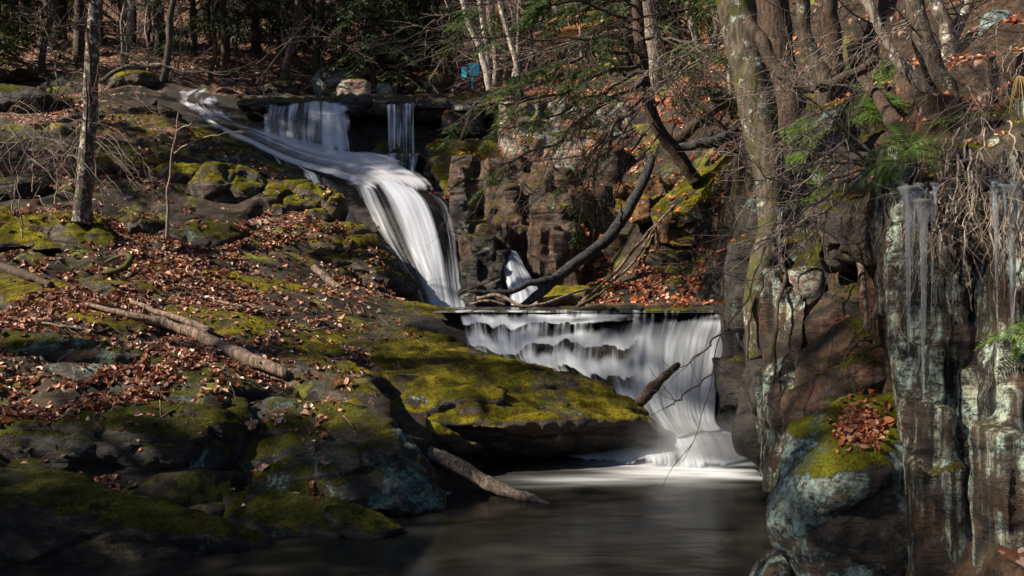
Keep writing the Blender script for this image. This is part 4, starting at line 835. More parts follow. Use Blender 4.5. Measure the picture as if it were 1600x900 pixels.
rock('brown wet column with pale specks at the right edge', [[(1525, 265, 7.4), (1640, 240, 7.0), (1720, 250, 6.6), (1720, 980, 5.6), (1585, 980, 5.9), (1530, 900, 6.3), (1560, 700, 6.5), (1580, 560, 6.7), (1560, 400, 7.0), (1700, 300, 8.5), (1600, 980, 8)],
      [(1540, 780, 6.6), (1520, 980, 6.1), (1600, 700, 6.3), (1620, 980, 5.8), (1560, 900, 7.4)]]+boxes(1560, 240, 1640, 560, 7.0, 6.55, 12, .18, 1.2, .5, 12, yaw=.6, off=.16)+boxes(1560, 600, 1640, 900, 6.5, 5.95, 12, .16, 1.1, .4, 13, yaw=.6, off=.14), 'rock_column', .034, 2, .04, 1.0, name='rock_column', cat='rock column')
rock('overhanging mossy brow of rock and roots above the dark hollow', [[(1255, 330, 9.8), (1300, 285, 9.6), (1400, 262, 9.0), (1500, 255, 8.2), (1600, 240, 7.5), (1600, 290, 7.1), (1500, 320, 7.6), (1400, 350, 8.0), (1385, 420, 8.0), (1340, 400, 8.7), (1290, 390, 9.2), (1400, 260, 11), (1600, 230, 9.5), (1300, 420, 10.5)]], 'rock', .05, 4, .14, 1.2, blocks=.12, crack=.06, cf=1.3)
rock('mossy ferny shoulder of the right bank below the twin trunks', [[(1215, 200, 12.5), (1290, 150, 12.3), (1350, 130, 11.6), (1400, 190, 10.2), (1350, 260, 9.8), (1260, 300, 10.2), (1215, 290, 11), (1230, 330, 11.2), (1380, 230, 12.5), (1250, 320, 12.6)]], 'rock_dark_moss', .06, 4, .16, 1.1, blocks=.15, crack=.08, cf=1)
rock('dark earthy overhang bristling with roots above the right hand icicles', [[(1490, 215, 8.4), (1560, 185, 7.9), (1640, 150, 7.4), (1740, 130, 7.0), (1740, 250, 6.3), (1640, 270, 6.5), (1560, 285, 6.9), (1500, 290, 7.3), (1500, 240, 7.7), (1600, 215, 6.9), (1700, 190, 6.6), (1740, 140, 9), (1500, 200, 10)]]+boxes(1510, 200, 1620, 275, 7.7, 6.8, 10, .3, .18, .4, 31, off=.2), 'rock', .04, 2, .12, 2.2, name='earth_bank', cat='earth bank')
bld('lichen grey boulder among the leaves at the upper right', 1528, 15, 1580, 62, 10.6, 'rock_lichen', .9, seed=26)
bld('brown rock shelf under the ferns of the upper right bank', 1320, 60, 1372, 110, 13.2, 'rock', .9, seed=27)
# ============================================================ BVH of everything one can stand on
def world_tris(objs):
    Vs, Ts, n = [], [], 0
    for o in objs:
        me = o.data; v = np.zeros(len(me.vertices)*3, np.float32); me.vertices.foreach_get('co', v)
        v = v.reshape(-1, 3)+np.array(o.location)
        me.calc_loop_triangles(); t = np.zeros(len(me.loop_triangles)*3, np.int32); me.loop_triangles.foreach_get('vertices', t)
        Vs.append(v); Ts.append(t.reshape(-1, 3)+n); n += len(v)
    return np.concatenate(Vs), np.concatenate(Ts)
_v, _t = world_tris([ground]); BG = BVHTree.FromPolygons(_v.tolist(), _t.tolist())
_v, _t = world_tris(ROCKS); BR = BVHTree.FromPolygons(_v.tolist(), _t.tolist())
def top(x, y, z=90, rocks=True):
    a = BG.ray_cast(Vector((x, y, z)), Vector((0, 0, -1)))
    b = BR.ray_cast(Vector((x, y, z)), Vector((0, 0, -1))) if rocks else (None,)*4
    if b[0] is not None and (a[0] is None or b[0].z > a[0].z): return b[0], b[1], 'rock'
    return a[0], a[1], 'ground'
def gz(x, y, rocks=True):
    q = top(x, y, rocks=rocks)[0]; return q.z if q is not None else 0.0
def seen(px, py, dmax=200, dmin=2):
    """where the sight line through a pixel meets the land"""
    o = Vector((0, 0, CAMZ)); v = Vector(P(px, py, 1.0))-o; v.normalize(); s = o+v*dmin
    best = None
    for B in (BG, BR):
        h = B.ray_cast(s, v, dmax)
        if h[0] is not None and (best is None or (h[0]-o).length < (best[0]-o).length): best = h
    return best

# ============================================================ trees
def blades(pts, dirs, L, W, r, droop=.25):
    """thin needle sprays: one quad each, from pts along dirs"""
    n = len(pts); dirs = dirs/(np.linalg.norm(dirs, axis=1)[:, None]+1e-9)
    side = np.cross(dirs, np.array([0, 0, 1.])+r.normal(size=(n, 3))*.35); side /= np.linalg.norm(side, axis=1)[:, None]+1e-9
    L = L*r.uniform(.6, 1.25, (n, 1)); W = W*r.uniform(.7, 1.3, (n, 1))
    e = pts+dirs*L+np.array([0, 0, -1.])*L*droop
    m = (pts+e)/2
    V = np.stack([pts, m+side*W*.5, e, m-side*W*.5], 1).reshape(-1, 3)
    q = np.arange(n*4).reshape(-1, 4)
    return V, q
def spray(wood, leaf, pts, r, twl=.5, step=.12, bl=.12, bw=.03, dens=1.0, kw=4, rad=.006, start=.15):
    """a flat hemlock branch: side twigs left and right, needle sprays on each"""
    pts = np.asarray(pts, float); seg = np.linalg.norm(np.diff(pts, axis=0), axis=1); L = seg.sum()
    n = max(3, int(L/step)); cum = np.concatenate([[0], np.cumsum(seg)])
    ts = np.linspace(start, 1, n)*L
    Pp = np.stack([np.interp(ts, cum, pts[:, a]) for a in range(3)], 1)
    T = np.gradient(Pp, axis=0); T /= np.linalg.norm(T, axis=1)[:, None]+1e-9
    S_ = np.cross(T, [0, 0, 1.]); S_ /= np.linalg.norm(S_, axis=1)[:, None]+1e-9
    AP, AD = [], []
    for i in range(n):
        f = 1-ts[i]/L
        for s in (-1, 1):
            if r.random() > .85*dens: continue
            l = twl*(.25+.9*f)*r.uniform(.5, 1.2)
            d = T[i]*.65+S_[i]*s*r.uniform(.6, 1)+np.array([0, 0, r.uniform(-.25, .08)]); d /= np.linalg.norm(d)
            m = max(3, int(l/(bl*.42)))
            tt = np.linspace(.08, 1, m)[:, None]
            q = Pp[i]+d*tt*l+np.array([0, 0, -1.])*(tt*l)**2*.35
            if wood is not None: wood.tube(np.stack([Pp[i], q[m//2], q[-1]]), [rad, rad*.7, rad*.3], 3, False)
            sd = np.cross(d, [0, 0, 1.]); sd /= np.linalg.norm(sd)+1e-9
            for ss in (-1, 1):
                AP.append(q); AD.append(d*.7+sd*ss*r.uniform(.5, .9, (m, 1))+np.array([0, 0, -.1]))
            AP.append(q[-1:]); AD.append(d[None])
    if AP:
        V, q = blades(np.concatenate(AP), np.concatenate(AD), bl, bw, r)
        leaf.add(V, q)
def hemlock(seed, H=17, low=.12, rad=.2, nb=95, bl=.26, bw=.085, lean=0):
    r = np.random.default_rng(seed); T = MB(); Lf = MB()
    tp = wig([(0, 0, -.5), (lean*.4, 0, H*.5), (lean, 0, H)], 16, .25, seed)
    T.tube(tp, np.linspace(rad*1.15, .02, 16)*np.concatenate([[1.35, 1.1], np.ones(14)]), 9)
    for b in range(nb):
        f = low+(1-low)*(b/nb)**.9; z = f*H
        c = np.array([np.interp(z, tp[:, 2], tp[:, a]) for a in (0, 1)]+[z])
        a = b*2.4+r.uniform(-.5, .5); l = (1-f)**.75*H*.24*r.uniform(.6, 1.15)+.4
        rise = r.uniform(-.05, .25)
        d = np.array([math.cos(a), math.sin(a), 0])
        pts = np.stack([c+d*l*t+np.array([0, 0, l*(rise*t-.5*t*t)]) for t in np.linspace(0, 1, 6)])
        T.tube(pts, np.linspace(.035, .006, 6)*(.4+.8*(1-f)), 4, False)
        if r.random() < .86 or f > .35: spray(None, Lf, pts, r, twl=l*.34, step=.26, bl=bl, bw=bw, dens=.8)
    # dead lower twigs
    for b in range(16):
        z = H*r.uniform(.03, low+.12); c = np.array([np.interp(z, tp[:, 2], tp[:, 0]), np.interp(z, tp[:, 2], tp[:, 1]), z]); a = r.uniform(0, 6.3); l = r.uniform(.6, 2.0)
        d = np.array([math.cos(a), math.sin(a), r.uniform(-.3, .2)])
        T.tube(wig([c, c+d*l*.5, c+d*l+[0, 0, -.2]], 6, .12, seed+b), np.linspace(.016, .003, 6), 3, False)
    return T.mesh('trunk'), Lf.mesh('crown', False)
def limb(mb, p, d, l, r0, depth, r, kids=4, k=5, up=.15, spread=.8, wob=.18):
    n = max(5, int(6+l*1.2)); q = [np.array(p, float)]; d = np.array(d, float); d /= np.linalg.norm(d)
    for i in range(n-1):
        d = d+r.normal(size=3)*wob*.6+np.array([0, 0, up*.12]); d /= np.linalg.norm(d); q.append(q[-1]+d*l/(n-1))
    q = np.array(q); mb.tube(q, np.linspace(r0, r0*.28, n), max(3, k), False)
    if depth <= 0: return
    for i in range(kids):
        j = int(r.uniform(.25, .97)*(n-1)); t = q[min(j+1, n-1)]-q[j-1]; t /= np.linalg.norm(t)+1e-9
        s = np.cross(t, r.normal(size=3)); s /= np.linalg.norm(s)+1e-9
        nd = t*(1-.5*spread)+s*spread
        limb(mb, q[j], nd, l*r.uniform(.35, .6), r0*(1-.7*j/n)*.6, depth-1, r, kids, k-1, up, spread, wob)
def bare_tree(seed, H=13, rad=.12, lean=.6, low=.2, nb=16, depth=2):
    r = np.random.default_rng(seed); T = MB(); B = MB()
    tp = wig([(0, 0, -.5), (lean*.4, lean*.1, H*.5), (lean, -lean*.2, H)], 16, .35, seed)
    T.tube(tp, np.linspace(rad*1.1, .015, 16)*np.concatenate([[1.3, 1.08], np.ones(14)]), 8)
    for b in range(nb):
        f = r.uniform(low, .97); z = f*H; c = np.array([np.interp(z, tp[:, 2], tp[:, a]) for a in (0, 1)]+[z]); a = b*2.4+r.uniform(-.6, .6)
        limb(B, c, (math.cos(a), math.sin(a), r.uniform(.15, .9)), H*.22*(1.15-f), rad*.4*(1.05-f)+.008, depth, r, 4, 4)
    return T.mesh('trunk'), B.mesh('branch')
def plant_tree(name, label, cat, meshes, mats, loc, rz=0, s=1.0, group=None, partnames=('trunk', 'crown'), lean=(0, 0)):
    t = thing(name, label, cat, loc, group, rz, s); t.rotation_euler = (lean[0], lean[1], rz)
    for pn, me, m in zip(partnames, meshes, mats):
        if len(me.materials) == 0: me.materials.append(m)
        o = bpy.data.objects.new(pn, me); COL.objects.link(o); o.parent = t
    return t

HEM = [hemlock(100+i, H=(17, 15, 19, 13)[i], low=(.10, .14, .2, .06)[i], rad=(.2, .16, .24, .13)[i]) for i in range(4)]+[hemlock(109, H=21, low=.6, rad=.24), hemlock(110, H=21, low=.6, rad=.24, nb=30)]  # last pair: high crowns shaped only for the unseen shade trees
BARE = [bare_tree(200+i, H=(14, 12, 16, 9)[i], rad=(.13, .10, .17, .07)[i], low=(.3, .16, .25, .1)[i], nb=16) for i in range(4)]
BARE_PALE = [tuple(m.copy() for m in BARE[i]) for i in (1, 3)]
r = np.random.default_rng(42)
spots = []
def free(x, y, dmin):
    return all((x-a)**2+(y-b)**2 > dmin*dmin for a, b in spots)
def zone(x, y):
    px = 800+F*x/y
    return ('at the far left of the woods' if px < 150 else 'in the woods behind the big left trunk' if px < 330 else 'in the woods above the chute' if px < 480 else
            'in the woods behind the pale boulder' if px < 640 else 'in the woods behind the blue signs' if px < 820 else 'on the slope behind the timber platform' if px < 1000 else 'on the slope above the leafy gully' if px < 1180 else 'on the hill above the right bank')
HL = ['dark hemlock tree standing %s', 'tall dark hemlock trunk and drooping crown %s']
BL = ['bare grey tree standing %s', 'slim leafless tree standing %s']
# hand-placed trees of the middle distance: pixel of the foot, distance, kind, variant, scale
hand = [(200, 108, 33, 'p', 0, 1.25, .02), (95, 60, 40, 'h', 0, 1, 0), (330, 105, 34, 'b', 1, .9, .12), (350, 100, 36, 'h', 1, 1.0, .02), (300, 80, 40, 'b', 0, 1.1, .0), (440, 130, 35, 'b', 2, .95, .10), (496, 122, 37, 'b', 2, 1.0, .02),
        (578, 132, 37, 'b', 0, 1.25, -.03), (590, 130, 36, 'h', 3, 1.0, -.06), (640, 128, 42, 'h', 3, 1.1, 0), (540, 100, 46, 'h', 1, 1, 0), (700, 120, 41, 'h', 0, .9, 0), (250, 95, 38, 'h', 2, .9, 0),
        (20, 40, 42, 'h', 1, 1, 0), (150, 40, 46, 'h', 2, 1, 0), (400, 95, 44, 'h', 0, 1, 0), (460, 90, 50, 'h', 3, 1.2, 0), (830, 110, 33, 'b', 1, .8, .05), (1115, 150, 25, 'b', 1, .8, -.03), (1140, 60, 27, 'b', 0, 1.0, .04), (1060, 60, 34, 'b', 0, 1.0, .0),
        (660, 60, 55, 'h', 0, 1.1, 0), (980, 60, 36, 'h', 1, .9, .03)]
hand_pos = []
nh = {}
for px, py, d, kd, vi, s, ln in hand:
    x = (px-800)/F*d; z = gz(x, d); spots.append((x, d))
    if kd == 'h': ms, mt, pn, nm, ct = HEM[vi], (M['bark_dark'], M['hemlock']), ('trunk', 'crown'), 'hemlock_tree', 'hemlock'
    elif kd == 'p': ms, mt, pn, nm, ct = BARE_PALE[vi], (M['bark_pale'], M['twig']), ('trunk', 'branch'), 'bare_tree', 'bare tree'
    else: ms, mt, pn, nm, ct = BARE[vi], (M['bark'], M['twig']), ('trunk', 'branch'), 'bare_tree', 'bare tree'
    hand_pos.append((nm, ct, ms, mt, pn, x, d, z, s, ln, kd, vi, px))
for i, (nm, ct, ms, mt, pn, x, d, z, s, ln, kd, vi, px) in enumerate(hand_pos):
    lab = {'h': 'dark hemlock with drooping green boughs ', 'b': 'bare grey brown tree with a slim trunk ', 'p': 'pale barked leafless tree '}[kd]+zone(x, d)
    plant_tree(nm, lab, ct, ms, mt, (x, d, z), r.uniform(0, 6.3), s, 'trees of the woods '+zone(x, d), pn, (0, ln))
cnt = 0; tries = 0
while cnt < 185 and tries < 14000:
    tries += 1
    y = r.uniform(31, 88); x = r.uniform(-.66, .66)*y
    px = 800+F*x/y
    if y < 45 and 560 < px < 960: continue
    if y < 41 and px > 380 and px < 740: continue
    if not free(x, y, 1.7+y*.01): continue
    spots.append((x, y)); cnt += 1
    z = gz(x, y, False)
    if r.random() < .36: vi = int(r.integers(0, 4)); plant_tree('hemlock_tree', HL[0] % zone(x, y), 'hemlock', HEM[vi], (M['bark_dark'], M['hemlock']), (x, y, z), r.uniform(0, 6.3), r.uniform(.8, 1.2), 'hemlocks '+zone(x, y))
    else: vi = int(r.integers(0, 3)); plant_tree('bare_tree', BL[0] % zone(x, y), 'bare tree', BARE[vi], (M['bark'], M['twig']), (x, y, z), r.uniform(0, 6.3), r.uniform(.8, 1.3), 'bare trees '+zone(x, y), ('trunk', 'branch'), (r.uniform(-.08, .08), r.uniform(-.1, .1)))

# unseen trees outside the frame, added so their crowns throw the dappled shade
def shade_tree(x, y, H, vi, rz=0, s=1.0):
    z = gz(x, y, False)
    plant_tree('hemlock_tree', 'tall unseen hemlock added left of the view to cast shade', 'hemlock', HEM[vi], (M['bark_dark'], M['hemlock']), (x, y, z), rz, s, 'unseen hemlocks added for shade')
for a in SHADE: shade_tree(*a)

# ============================================================ named trees
def custom_trunk(name, label, cat, pts, rads, mat, foot, n=26, amp=.04, k=12, extra=None, rough=.06, seed=1, lump=None):
    L = wig(pts, n*3, amp, seed); rr = np.interp(np.linspace(0, 1, n*3), np.linspace(0, 1, len(rads)), rads)
    mb = MB(); mb.tube(L, rr, k*2)
    V = np.concatenate(mb.V); c = fbm(V*np.array([1, 1, .35]), 5, 4)
    cen = np.repeat(L, k*2, axis=0); dv = V[:len(cen)]-cen; V[:len(cen)] += dv*(c[:len(cen), None]*rough*3)
    mb.V = [V-np.array(foot)]
    t = thing(name, label, cat, tuple(foot))
    put('trunk', mb.mesh('trunk'), mat, t)
    return t, L
foot = P(130, 338, 17.6)
tr, L = custom_trunk('hardwood_tree', 'speckled grey trunk of the big tree on the left bank, lit on its left side', 'tree', [P(128, 350, 17.6), P(133, 290, 17.6), P(141, 180, 17.7), P(146, 60, 17.8), P(150, -60, 17.9), P(150, -420, 18.2)], [.20, .15, .135, .13, .12, .07], bark_mat('speckled_bark', (.03, .025, .02), (.085, .07, .058), .46, (.34, .32, .29), 1.6), foot, rough=.03)
rr = np.random.default_rng(3)
for a, l, rad in [([(158, 128, 17.7), (190, 108, 17.5), (240, 104, 17.3), (300, 112, 17.1), (345, 112, 17.0)], 0, .045), ([(150, 60, 17.8), (120, 40, 17.6), (60, 50, 17.3)], 0, .02), ([(190, 108, 17.5), (196, 90, 17.4), (184, 78, 17.3)], 0, .018)]:
    mb = MB(); q = wig(px_path(a), 14, .06, int(a[0][0])); mb.tube(q, np.linspace(rad, rad*.3, 14), 6, False)
    for _ in range(9):
        j = int(rr.uniform(3, 13)); limb(mb, q[j], (rr.uniform(-.2, 1), rr.uniform(-.6, .6), rr.uniform(-.5, .6)), rr.uniform(.5, 1.1), .012, 1, rr, 3, 4)
    put('branch', mb.mesh('branch', origin=foot), M['twig_dark'], tr)
mb = MB()
for _ in range(14): 
    mb = MB(); z = rr.uniform(5, 11); j = np.argmin(abs(L[:, 2]-z)); a = rr.uniform(0, 6.3); limb(mb, L[j], (math.cos(a), math.sin(a), .4), rr.uniform(1.5, 3), .03, 2, rr, 4, 4)
    put('branch', mb.mesh('branch', origin=foot), M['twig_dark'], tr)

def sapling(label, pts, rads, mat, twigs, seed, group=None, depth=1, tl=.6):
    r = np.random.default_rng(seed); foot = P(*pts[0]); t = thing('sapling', label, 'sapling', tuple(foot), group); mb = MB(); q = wig(px_path(pts), 24, .04, seed); mb.tube(q, np.linspace(rads[0], rads[1], 24), 6, False)
    for tw in twigs:
        w_ = wig(px_path(tw), 14, .05, seed+int(tw[0][1])); mb.tube(w_, np.linspace(rads[0]*.6, .004, 14), 5, False)
        for _ in range(4):
            j = int(r.uniform(4, 13)); limb(mb, w_[j], (w_[j]-w_[j-2])+r.normal(size=3)*.08, r.uniform(.3, tl), .006, depth, r, 2, 3)
    put('stem', mb.mesh('stem', origin=foot), mat, t); return t
sapling('slender pale sapling with upturned twigs growing from the mossy bank, right of the big trunk', [(258, 392, 18.6), (262, 340, 18.6), (262, 300, 18.6), (268, 255, 18.6), (277, 200, 18.6), (278, 175, 18.6)], (.034, .01), M['twig'],
        [[(272, 240, 18.6), (300, 222, 18.3), (350, 208, 18.1), (385, 205, 18)], [(276, 205, 18.6), (305, 188, 18.4), (325, 175, 18.3)], [(272, 218, 18.6), (255, 205, 18.6), (243, 193, 18.7)], [(276, 200, 18.6), (240, 175, 18.5), (205, 150, 18.5)]], 5)
for i, (x0, y0, d) in enumerate([(20, 330, 17.4), (50, 300, 18.6), (85, 318, 18.0), (120, 300, 19), (70, 230, 22), (35, 372, 16.8), (-10, 260, 20), (150, 275, 20)]):
    rr = np.random.default_rng(60+i); tw = []
    for _ in range(4):
        s = rr.choice([-1, 1]); a = rr.uniform(40, 110)
        tw.append([(x0, y0-rr.uniform(10, 60), d), (x0+s*a*.4, y0-a*.9-20, d-.2), (x0+s*a, y0-a*.8+10, d-.4), (x0+s*a*1.4, y0-a*.45+20, d-.5)])
    sapling('tangled bare shrub with arching tan twigs '+['at the left edge above the mossy boulder', 'behind the wide mossy boulder', 'standing close left of the big trunk', 'rising just behind the big trunk', 'up the shaded slope left of the big trunk', 'growing in the leaves at the far left', 'on the bank at the left frame edge', 'right behind the foot of the big trunk'][i],
            [(x0, y0, d), (x0+rr.uniform(-6, 6), y0-50, d), (x0+rr.uniform(-12, 12), y0-110, d)], (.014, .005), M['twig'], tw, 60+i, depth=2, tl=.7)
# birch cluster by the blue signs
for i, (a, b, w_, m, lab) in enumerate([((768, 148), (722, 0), 11, 'bark_birch', 'white birch stem leaning left, nearest the blue signs'), ((764, 138), (748, -10), 8, 'bark_birch', 'thin white birch stem just right of the leaning one'), ((774, 130), (762, 0), 9, 'bark_pale', 'brownish stem in the middle of the birch cluster'),
        ((812, 140), (780, 0), 9, 'bark_birch', 'white birch stem leaning left at the right of the cluster'), ((800, 128), (812, 0), 6, 'bark_pale', 'thin pale stem behind the birch cluster')]):
    d = 31.5+i*.5; f_ = P(a[0], a[1]+4, d)
    q = [f_, P(a[0]*.6+b[0]*.4+4, a[1]*.6+b[1]*.4, d), P(*b, d), P(2*b[0]-a[0], 2*b[1]-a[1]-60, d)]
    t, L = custom_trunk('birch_tree', lab, 'birch', q, [w_/F*d/2*1.1, w_/F*d/2, w_/F*d/2*.85, .03], M[m], f_, 12, .05, 5, seed=i, rough=.03)
    mb = MB(); rr = np.random.default_rng(70+i)
    for _ in range(14): mb = MB(); j = int(rr.uniform(6, 34)); a_ = rr.uniform(0, 6.3); limb(mb, L[j], (math.cos(a_), math.sin(a_), .5), rr.uniform(.8, 2), .016, 2, rr, 3, 4); put('branch', mb.mesh('branch', origin=f_), M['twig'], t)
# slim stems between the cliff and the lichen trunk
for i, (a, b, w_, d, lab) in enumerate([((1025, 150), (1010, -10), 22, 27, 'grey mottled trunk right of the leaning brown hemlock'), ((1143, 175), (1128, 20), 6, 22, 'thin pale stem in front of the sunlit leaves left of the lichen trunk'), ((1092, 110), (1075, 0), 12, 30, 'slim grey tree beside the tall orange post'),
        ((985, 92), (978, -10), 10, 33, 'slim tree at the right end of the timber platform'), ((935, 70), (945, -10), 8, 38, 'slim tree behind the timber platform'), ((870, 60), (862, -20), 8, 40, 'thin pale tree left of the timber platform')]):
    f_ = P(a[0], a[1]+5, d); q = [f_, P((a[0]+b[0])/2+3, (a[1]+b[1])/2, d), P(*b, d), P(2*b[0]-a[0], 2*b[1]-a[1]-120, d)]
    t, L = custom_trunk('bare_tree', lab, 'tree', q, [w_/F*d/2*1.15, w_/F*d/2, w_/F*d/2*.9, .04], M['bark_pale' if i % 2 == 0 else 'twig'], f_, 12, .05, 6, seed=20+i, rough=.03)
    mb = MB(); rr = np.random.default_rng(90+i)
    for _ in range(12): mb = MB(); j = int(rr.uniform(6, 34)); a_ = rr.uniform(0, 6.3); limb(mb, L[j], (math.cos(a_), math.sin(a_), .4), rr.uniform(.8, 2), .016, 2, rr, 3, 4); put('branch', mb.mesh('branch', origin=f_), M['twig'], t)

# the leaning hemlock over the cliff with long sweeping boughs
foot = P(1082, 275, 19.6)
t, L = custom_trunk('hemlock_tree', 'leaning reddish hemlock over the cliff with long dark boughs sweeping left', 'hemlock', [P(1088, 285, 19.6), P(1062, 245, 19.5), (P(1025, 195, 19.3)), P(1008, 130, 19.2), P(1000, 60, 19.2), P(990, -60, 19.3), P(970, -300, 19.6)], [.16, .15, .135, .125, .12, .11, .09], M['bark_brown'], foot, 20, .03, 8, seed=44)
wd = MB(); lf = MB(); rr = np.random.default_rng(12)
boughs = [([(1008, 125, 19.1), (940, 165, 18.6), (890, 210, 18.0), (830, 240, 17.5), (770, 262, 17.2)], .055, .12), ([(1005, 100, 19.1), (930, 120, 18.2), (860, 150, 17.4), (790, 160, 16.9), (730, 170, 16.6)], .05, .55), ([(1002, 80, 19.2), (930, 85, 18), (850, 110, 17), (780, 130, 16.4)], .045, .6),
          ([(1005, 90, 19.2), (960, 60, 18), (880, 60, 17), (800, 55, 16.2), (700, 60, 15.8)], .03, .15), ([(1000, 30, 19.2), (920, 10, 17.6), (820, 0, 16.6), (700, 10, 16)], .035, .6), ([(1000, 60, 19.2), (1060, 60, 18.2), (1120, 80, 17.4)], .04, .8), ([(1008, 150, 19.2), (960, 200, 18.4), (930, 240, 17.8), (915, 300, 17.6)], .03, .1),
          ([(1010, 165, 19.2), (1060, 150, 18.6), (1120, 130, 18)], .03, .5), ([(1000, 20, 19.2), (950, -10, 18), (860, -20, 17)], .04, 1), ([(1002, 50, 19.2), (940, 40, 17.2), (900, 90, 16.2), (860, 130, 15.6)], .025, .3), ([(1008, 140, 19.1), (950, 150, 18.3), (900, 190, 17.9), (850, 280, 17.5)], .03, .15),
          ([(1000, 0, 19.2), (1050, -20, 18), (1110, 0, 17)], .04, .9), ([(1005, 110, 19.1), (930, 150, 18), (840, 190, 17), (760, 205, 16.4)], .035, .12)]
for i, (a, rad, dens) in enumerate(boughs):
    wd = MB(); q = wig(px_path(a), 26, .12, 300+i); wd.tube(q, np.linspace(rad, rad*.2, 26), 7, False)
    for m in range(13):
        j = int(rr.uniform(4, 25)); tdir = q[min(25, j+1)]-q[j-1]; tdir /= np.linalg.norm(tdir)
        s = rr.choice([-1, 1]); l = rr.uniform(.7, 1.9)*(1.1-.5*j/26)
        d = tdir*.6+np.array([rr.uniform(-.3, .3), s*.7, rr.uniform(-.45, .1)]); d /= np.linalg.norm(d)
        p2 = np.stack([q[j]+d*l*u_+np.array([0, 0, -.22*l*u_*u_]) for u_ in np.linspace(0, 1, 6)])
        p2 = wig(p2, 8, .06, 400+i*20+m)
        wd.tube(p2, np.linspace(rad*.35, .004, 8), 4, False)
        if rr.random() < dens*.8+.05: spray(wd, lf, p2, rr, twl=.42, step=.085, bl=.075, bw=.024, dens=.9, rad=.004, start=.25)
        else:
            for _ in range(5): limb(wd, p2[int(rr.uniform(1, 7))], d+rr.normal(size=3)*.5+[0, 0, -.4], rr.uniform(.3, .9), .006, 1, rr, 3, 3)
    put('branch', wd.mesh('branch', origin=foot), M['twig_dark'], t)
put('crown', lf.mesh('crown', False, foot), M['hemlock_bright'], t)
# near hemlock boughs that reach in from the top of the picture
foot = np.array([-14.5, 19.5, gz(-14.5, 19.5)])

# the big lichen trunk and its neighbours on the right bank
foot = P(1182, 545, 9.9)
t, L = custom_trunk('hardwood_tree', 'thick lichen covered trunk growing down the right bank over the rock', 'tree', [P(1186, 560, 9.9), P(1181, 500, 9.9), P(1186, 430, 9.9), P(1203, 360, 10), P(1203, 290, 10.1), P(1190, 200, 10.2), P(1172, 110, 10.3), P(1152, 20, 10.4), P(1128, -80, 10.5), P(1090, -300, 10.8)], [.10, .12, .13, .14, .16, .19, .21, .21, .20, .16], M['bark_lichen'], foot, 40, .03, 10, seed=51, rough=.05)
mb = MB(); rr = np.random.default_rng(13)
for a, r0, r1 in [([(1160, 20, 10.3), (1185, 60, 10.1), (1215, 110, 10.0), (1270, 138, 9.9), (1325, 122, 9.9), (1370, 90, 10)], .085, .05), ([(1203, 380, 9.9), (1225, 420, 9.6), (1215, 500, 9.3), (1208, 600, 9.1)], .03, .012), ([(1196, 420, 9.9), (1176, 470, 9.8), (1168, 560, 9.7)], .025, .012)]:
    q = wig(px_path(a), 26, .04, int(a[0][0])); mb = MB(); mb.tube(q, np.linspace(r0, r1, 26), 10, True); put('limb', mb.mesh('limb', origin=foot), M['bark_dark'], t)
for name, lab, a, r0, r1, m in [
    ('hardwood_tree', 'broad reddish trunk standing behind the lichen trunk', [(1232, 215, 12.4), (1222, 120, 12.6), (1210, 40, 12.7), (1205, -80, 12.8), (1200, -300, 13)], .23, .19, 'bark_brown'),
    ('hardwood_tree', 'grey knobbly trunk with a swollen foot, right of the broad reddish trunk', [(1288, 128, 11.9), (1272, 90, 12), (1256, 40, 12), (1250, -60, 12), (1255, -300, 12)], .10, .08, 'bark'),
    ('hardwood_tree', 'brown sunlit trunk at the top, behind the grey knobbly one', [(1300, 70, 15.5), (1292, 0, 15.5), (1290, -120, 15.5), (1285, -300, 15.6)], .16, .13, 'bark_brown'),
    ('hardwood_tree', 'thin smooth grey stem slanting down to the right across the twin trunk', [(1472, 172, 8.7), (1420, 118, 8.8), (1385, 60, 8.9), (1345, -10, 9.0), (1280, -120, 9.2), (1200, -300, 9.4)], .048, .04, 'bark_pale'),
    ('hardwood_tree', 'stout rough grey trunk leaning left that meets the thin stem at its foot', [(1480, 160, 9.1), (1462, 110, 9.1), (1440, 50, 9.2), (1420, -20, 9.3), (1395, -120, 9.4), (1370, -300, 9.6)], .105, .09, 'bark'),
    ('hardwood_tree', 'small forked trunk at the upper right, left branch of the fork', [(1483, 78, 10.8), (1478, 40, 10.8), (1462, 10, 10.8), (1450, -40, 10.8), (1420, -200, 10.8)], .085, .05, 'bark_pale'),
    ('hardwood_tree', 'small forked trunk at the upper right, steep right branch of the fork', [(1486, 78, 10.9), (1498, 40, 10.9), (1515, 0, 10.9), (1530, -60, 10.9), (1560, -200, 10.9)], .075, .05, 'bark_pale')]:
    f_ = P(*a[0]); q = px_path(a)
    g_ = gz(f_[0], f_[1])
    if g_-.2 < f_[2]-.05: q = np.concatenate([[[f_[0]-(q[1]-q[0])[0]*.3, f_[1], g_-.35]], q])
    t, L = custom_trunk(name, lab, 'tree', list(q), [r0*1.25, r0, (r0+r1)/2, r1], M[m], f_, 24, .03, 8, seed=int(a[0][0]), rough=.05)
    mb = MB(); rr = np.random.default_rng(int(a[0][0]))
    for _ in range(8): mb = MB(); j = int(rr.uniform(30, 70)); a_ = rr.uniform(0, 6.3); limb(mb, L[j], (math.cos(a_), math.sin(a_), .3), rr.uniform(.6, 1.4), .012, 2, rr, 3, 4); put('branch', mb.mesh('branch', origin=f_), M['twig_dark'], t)

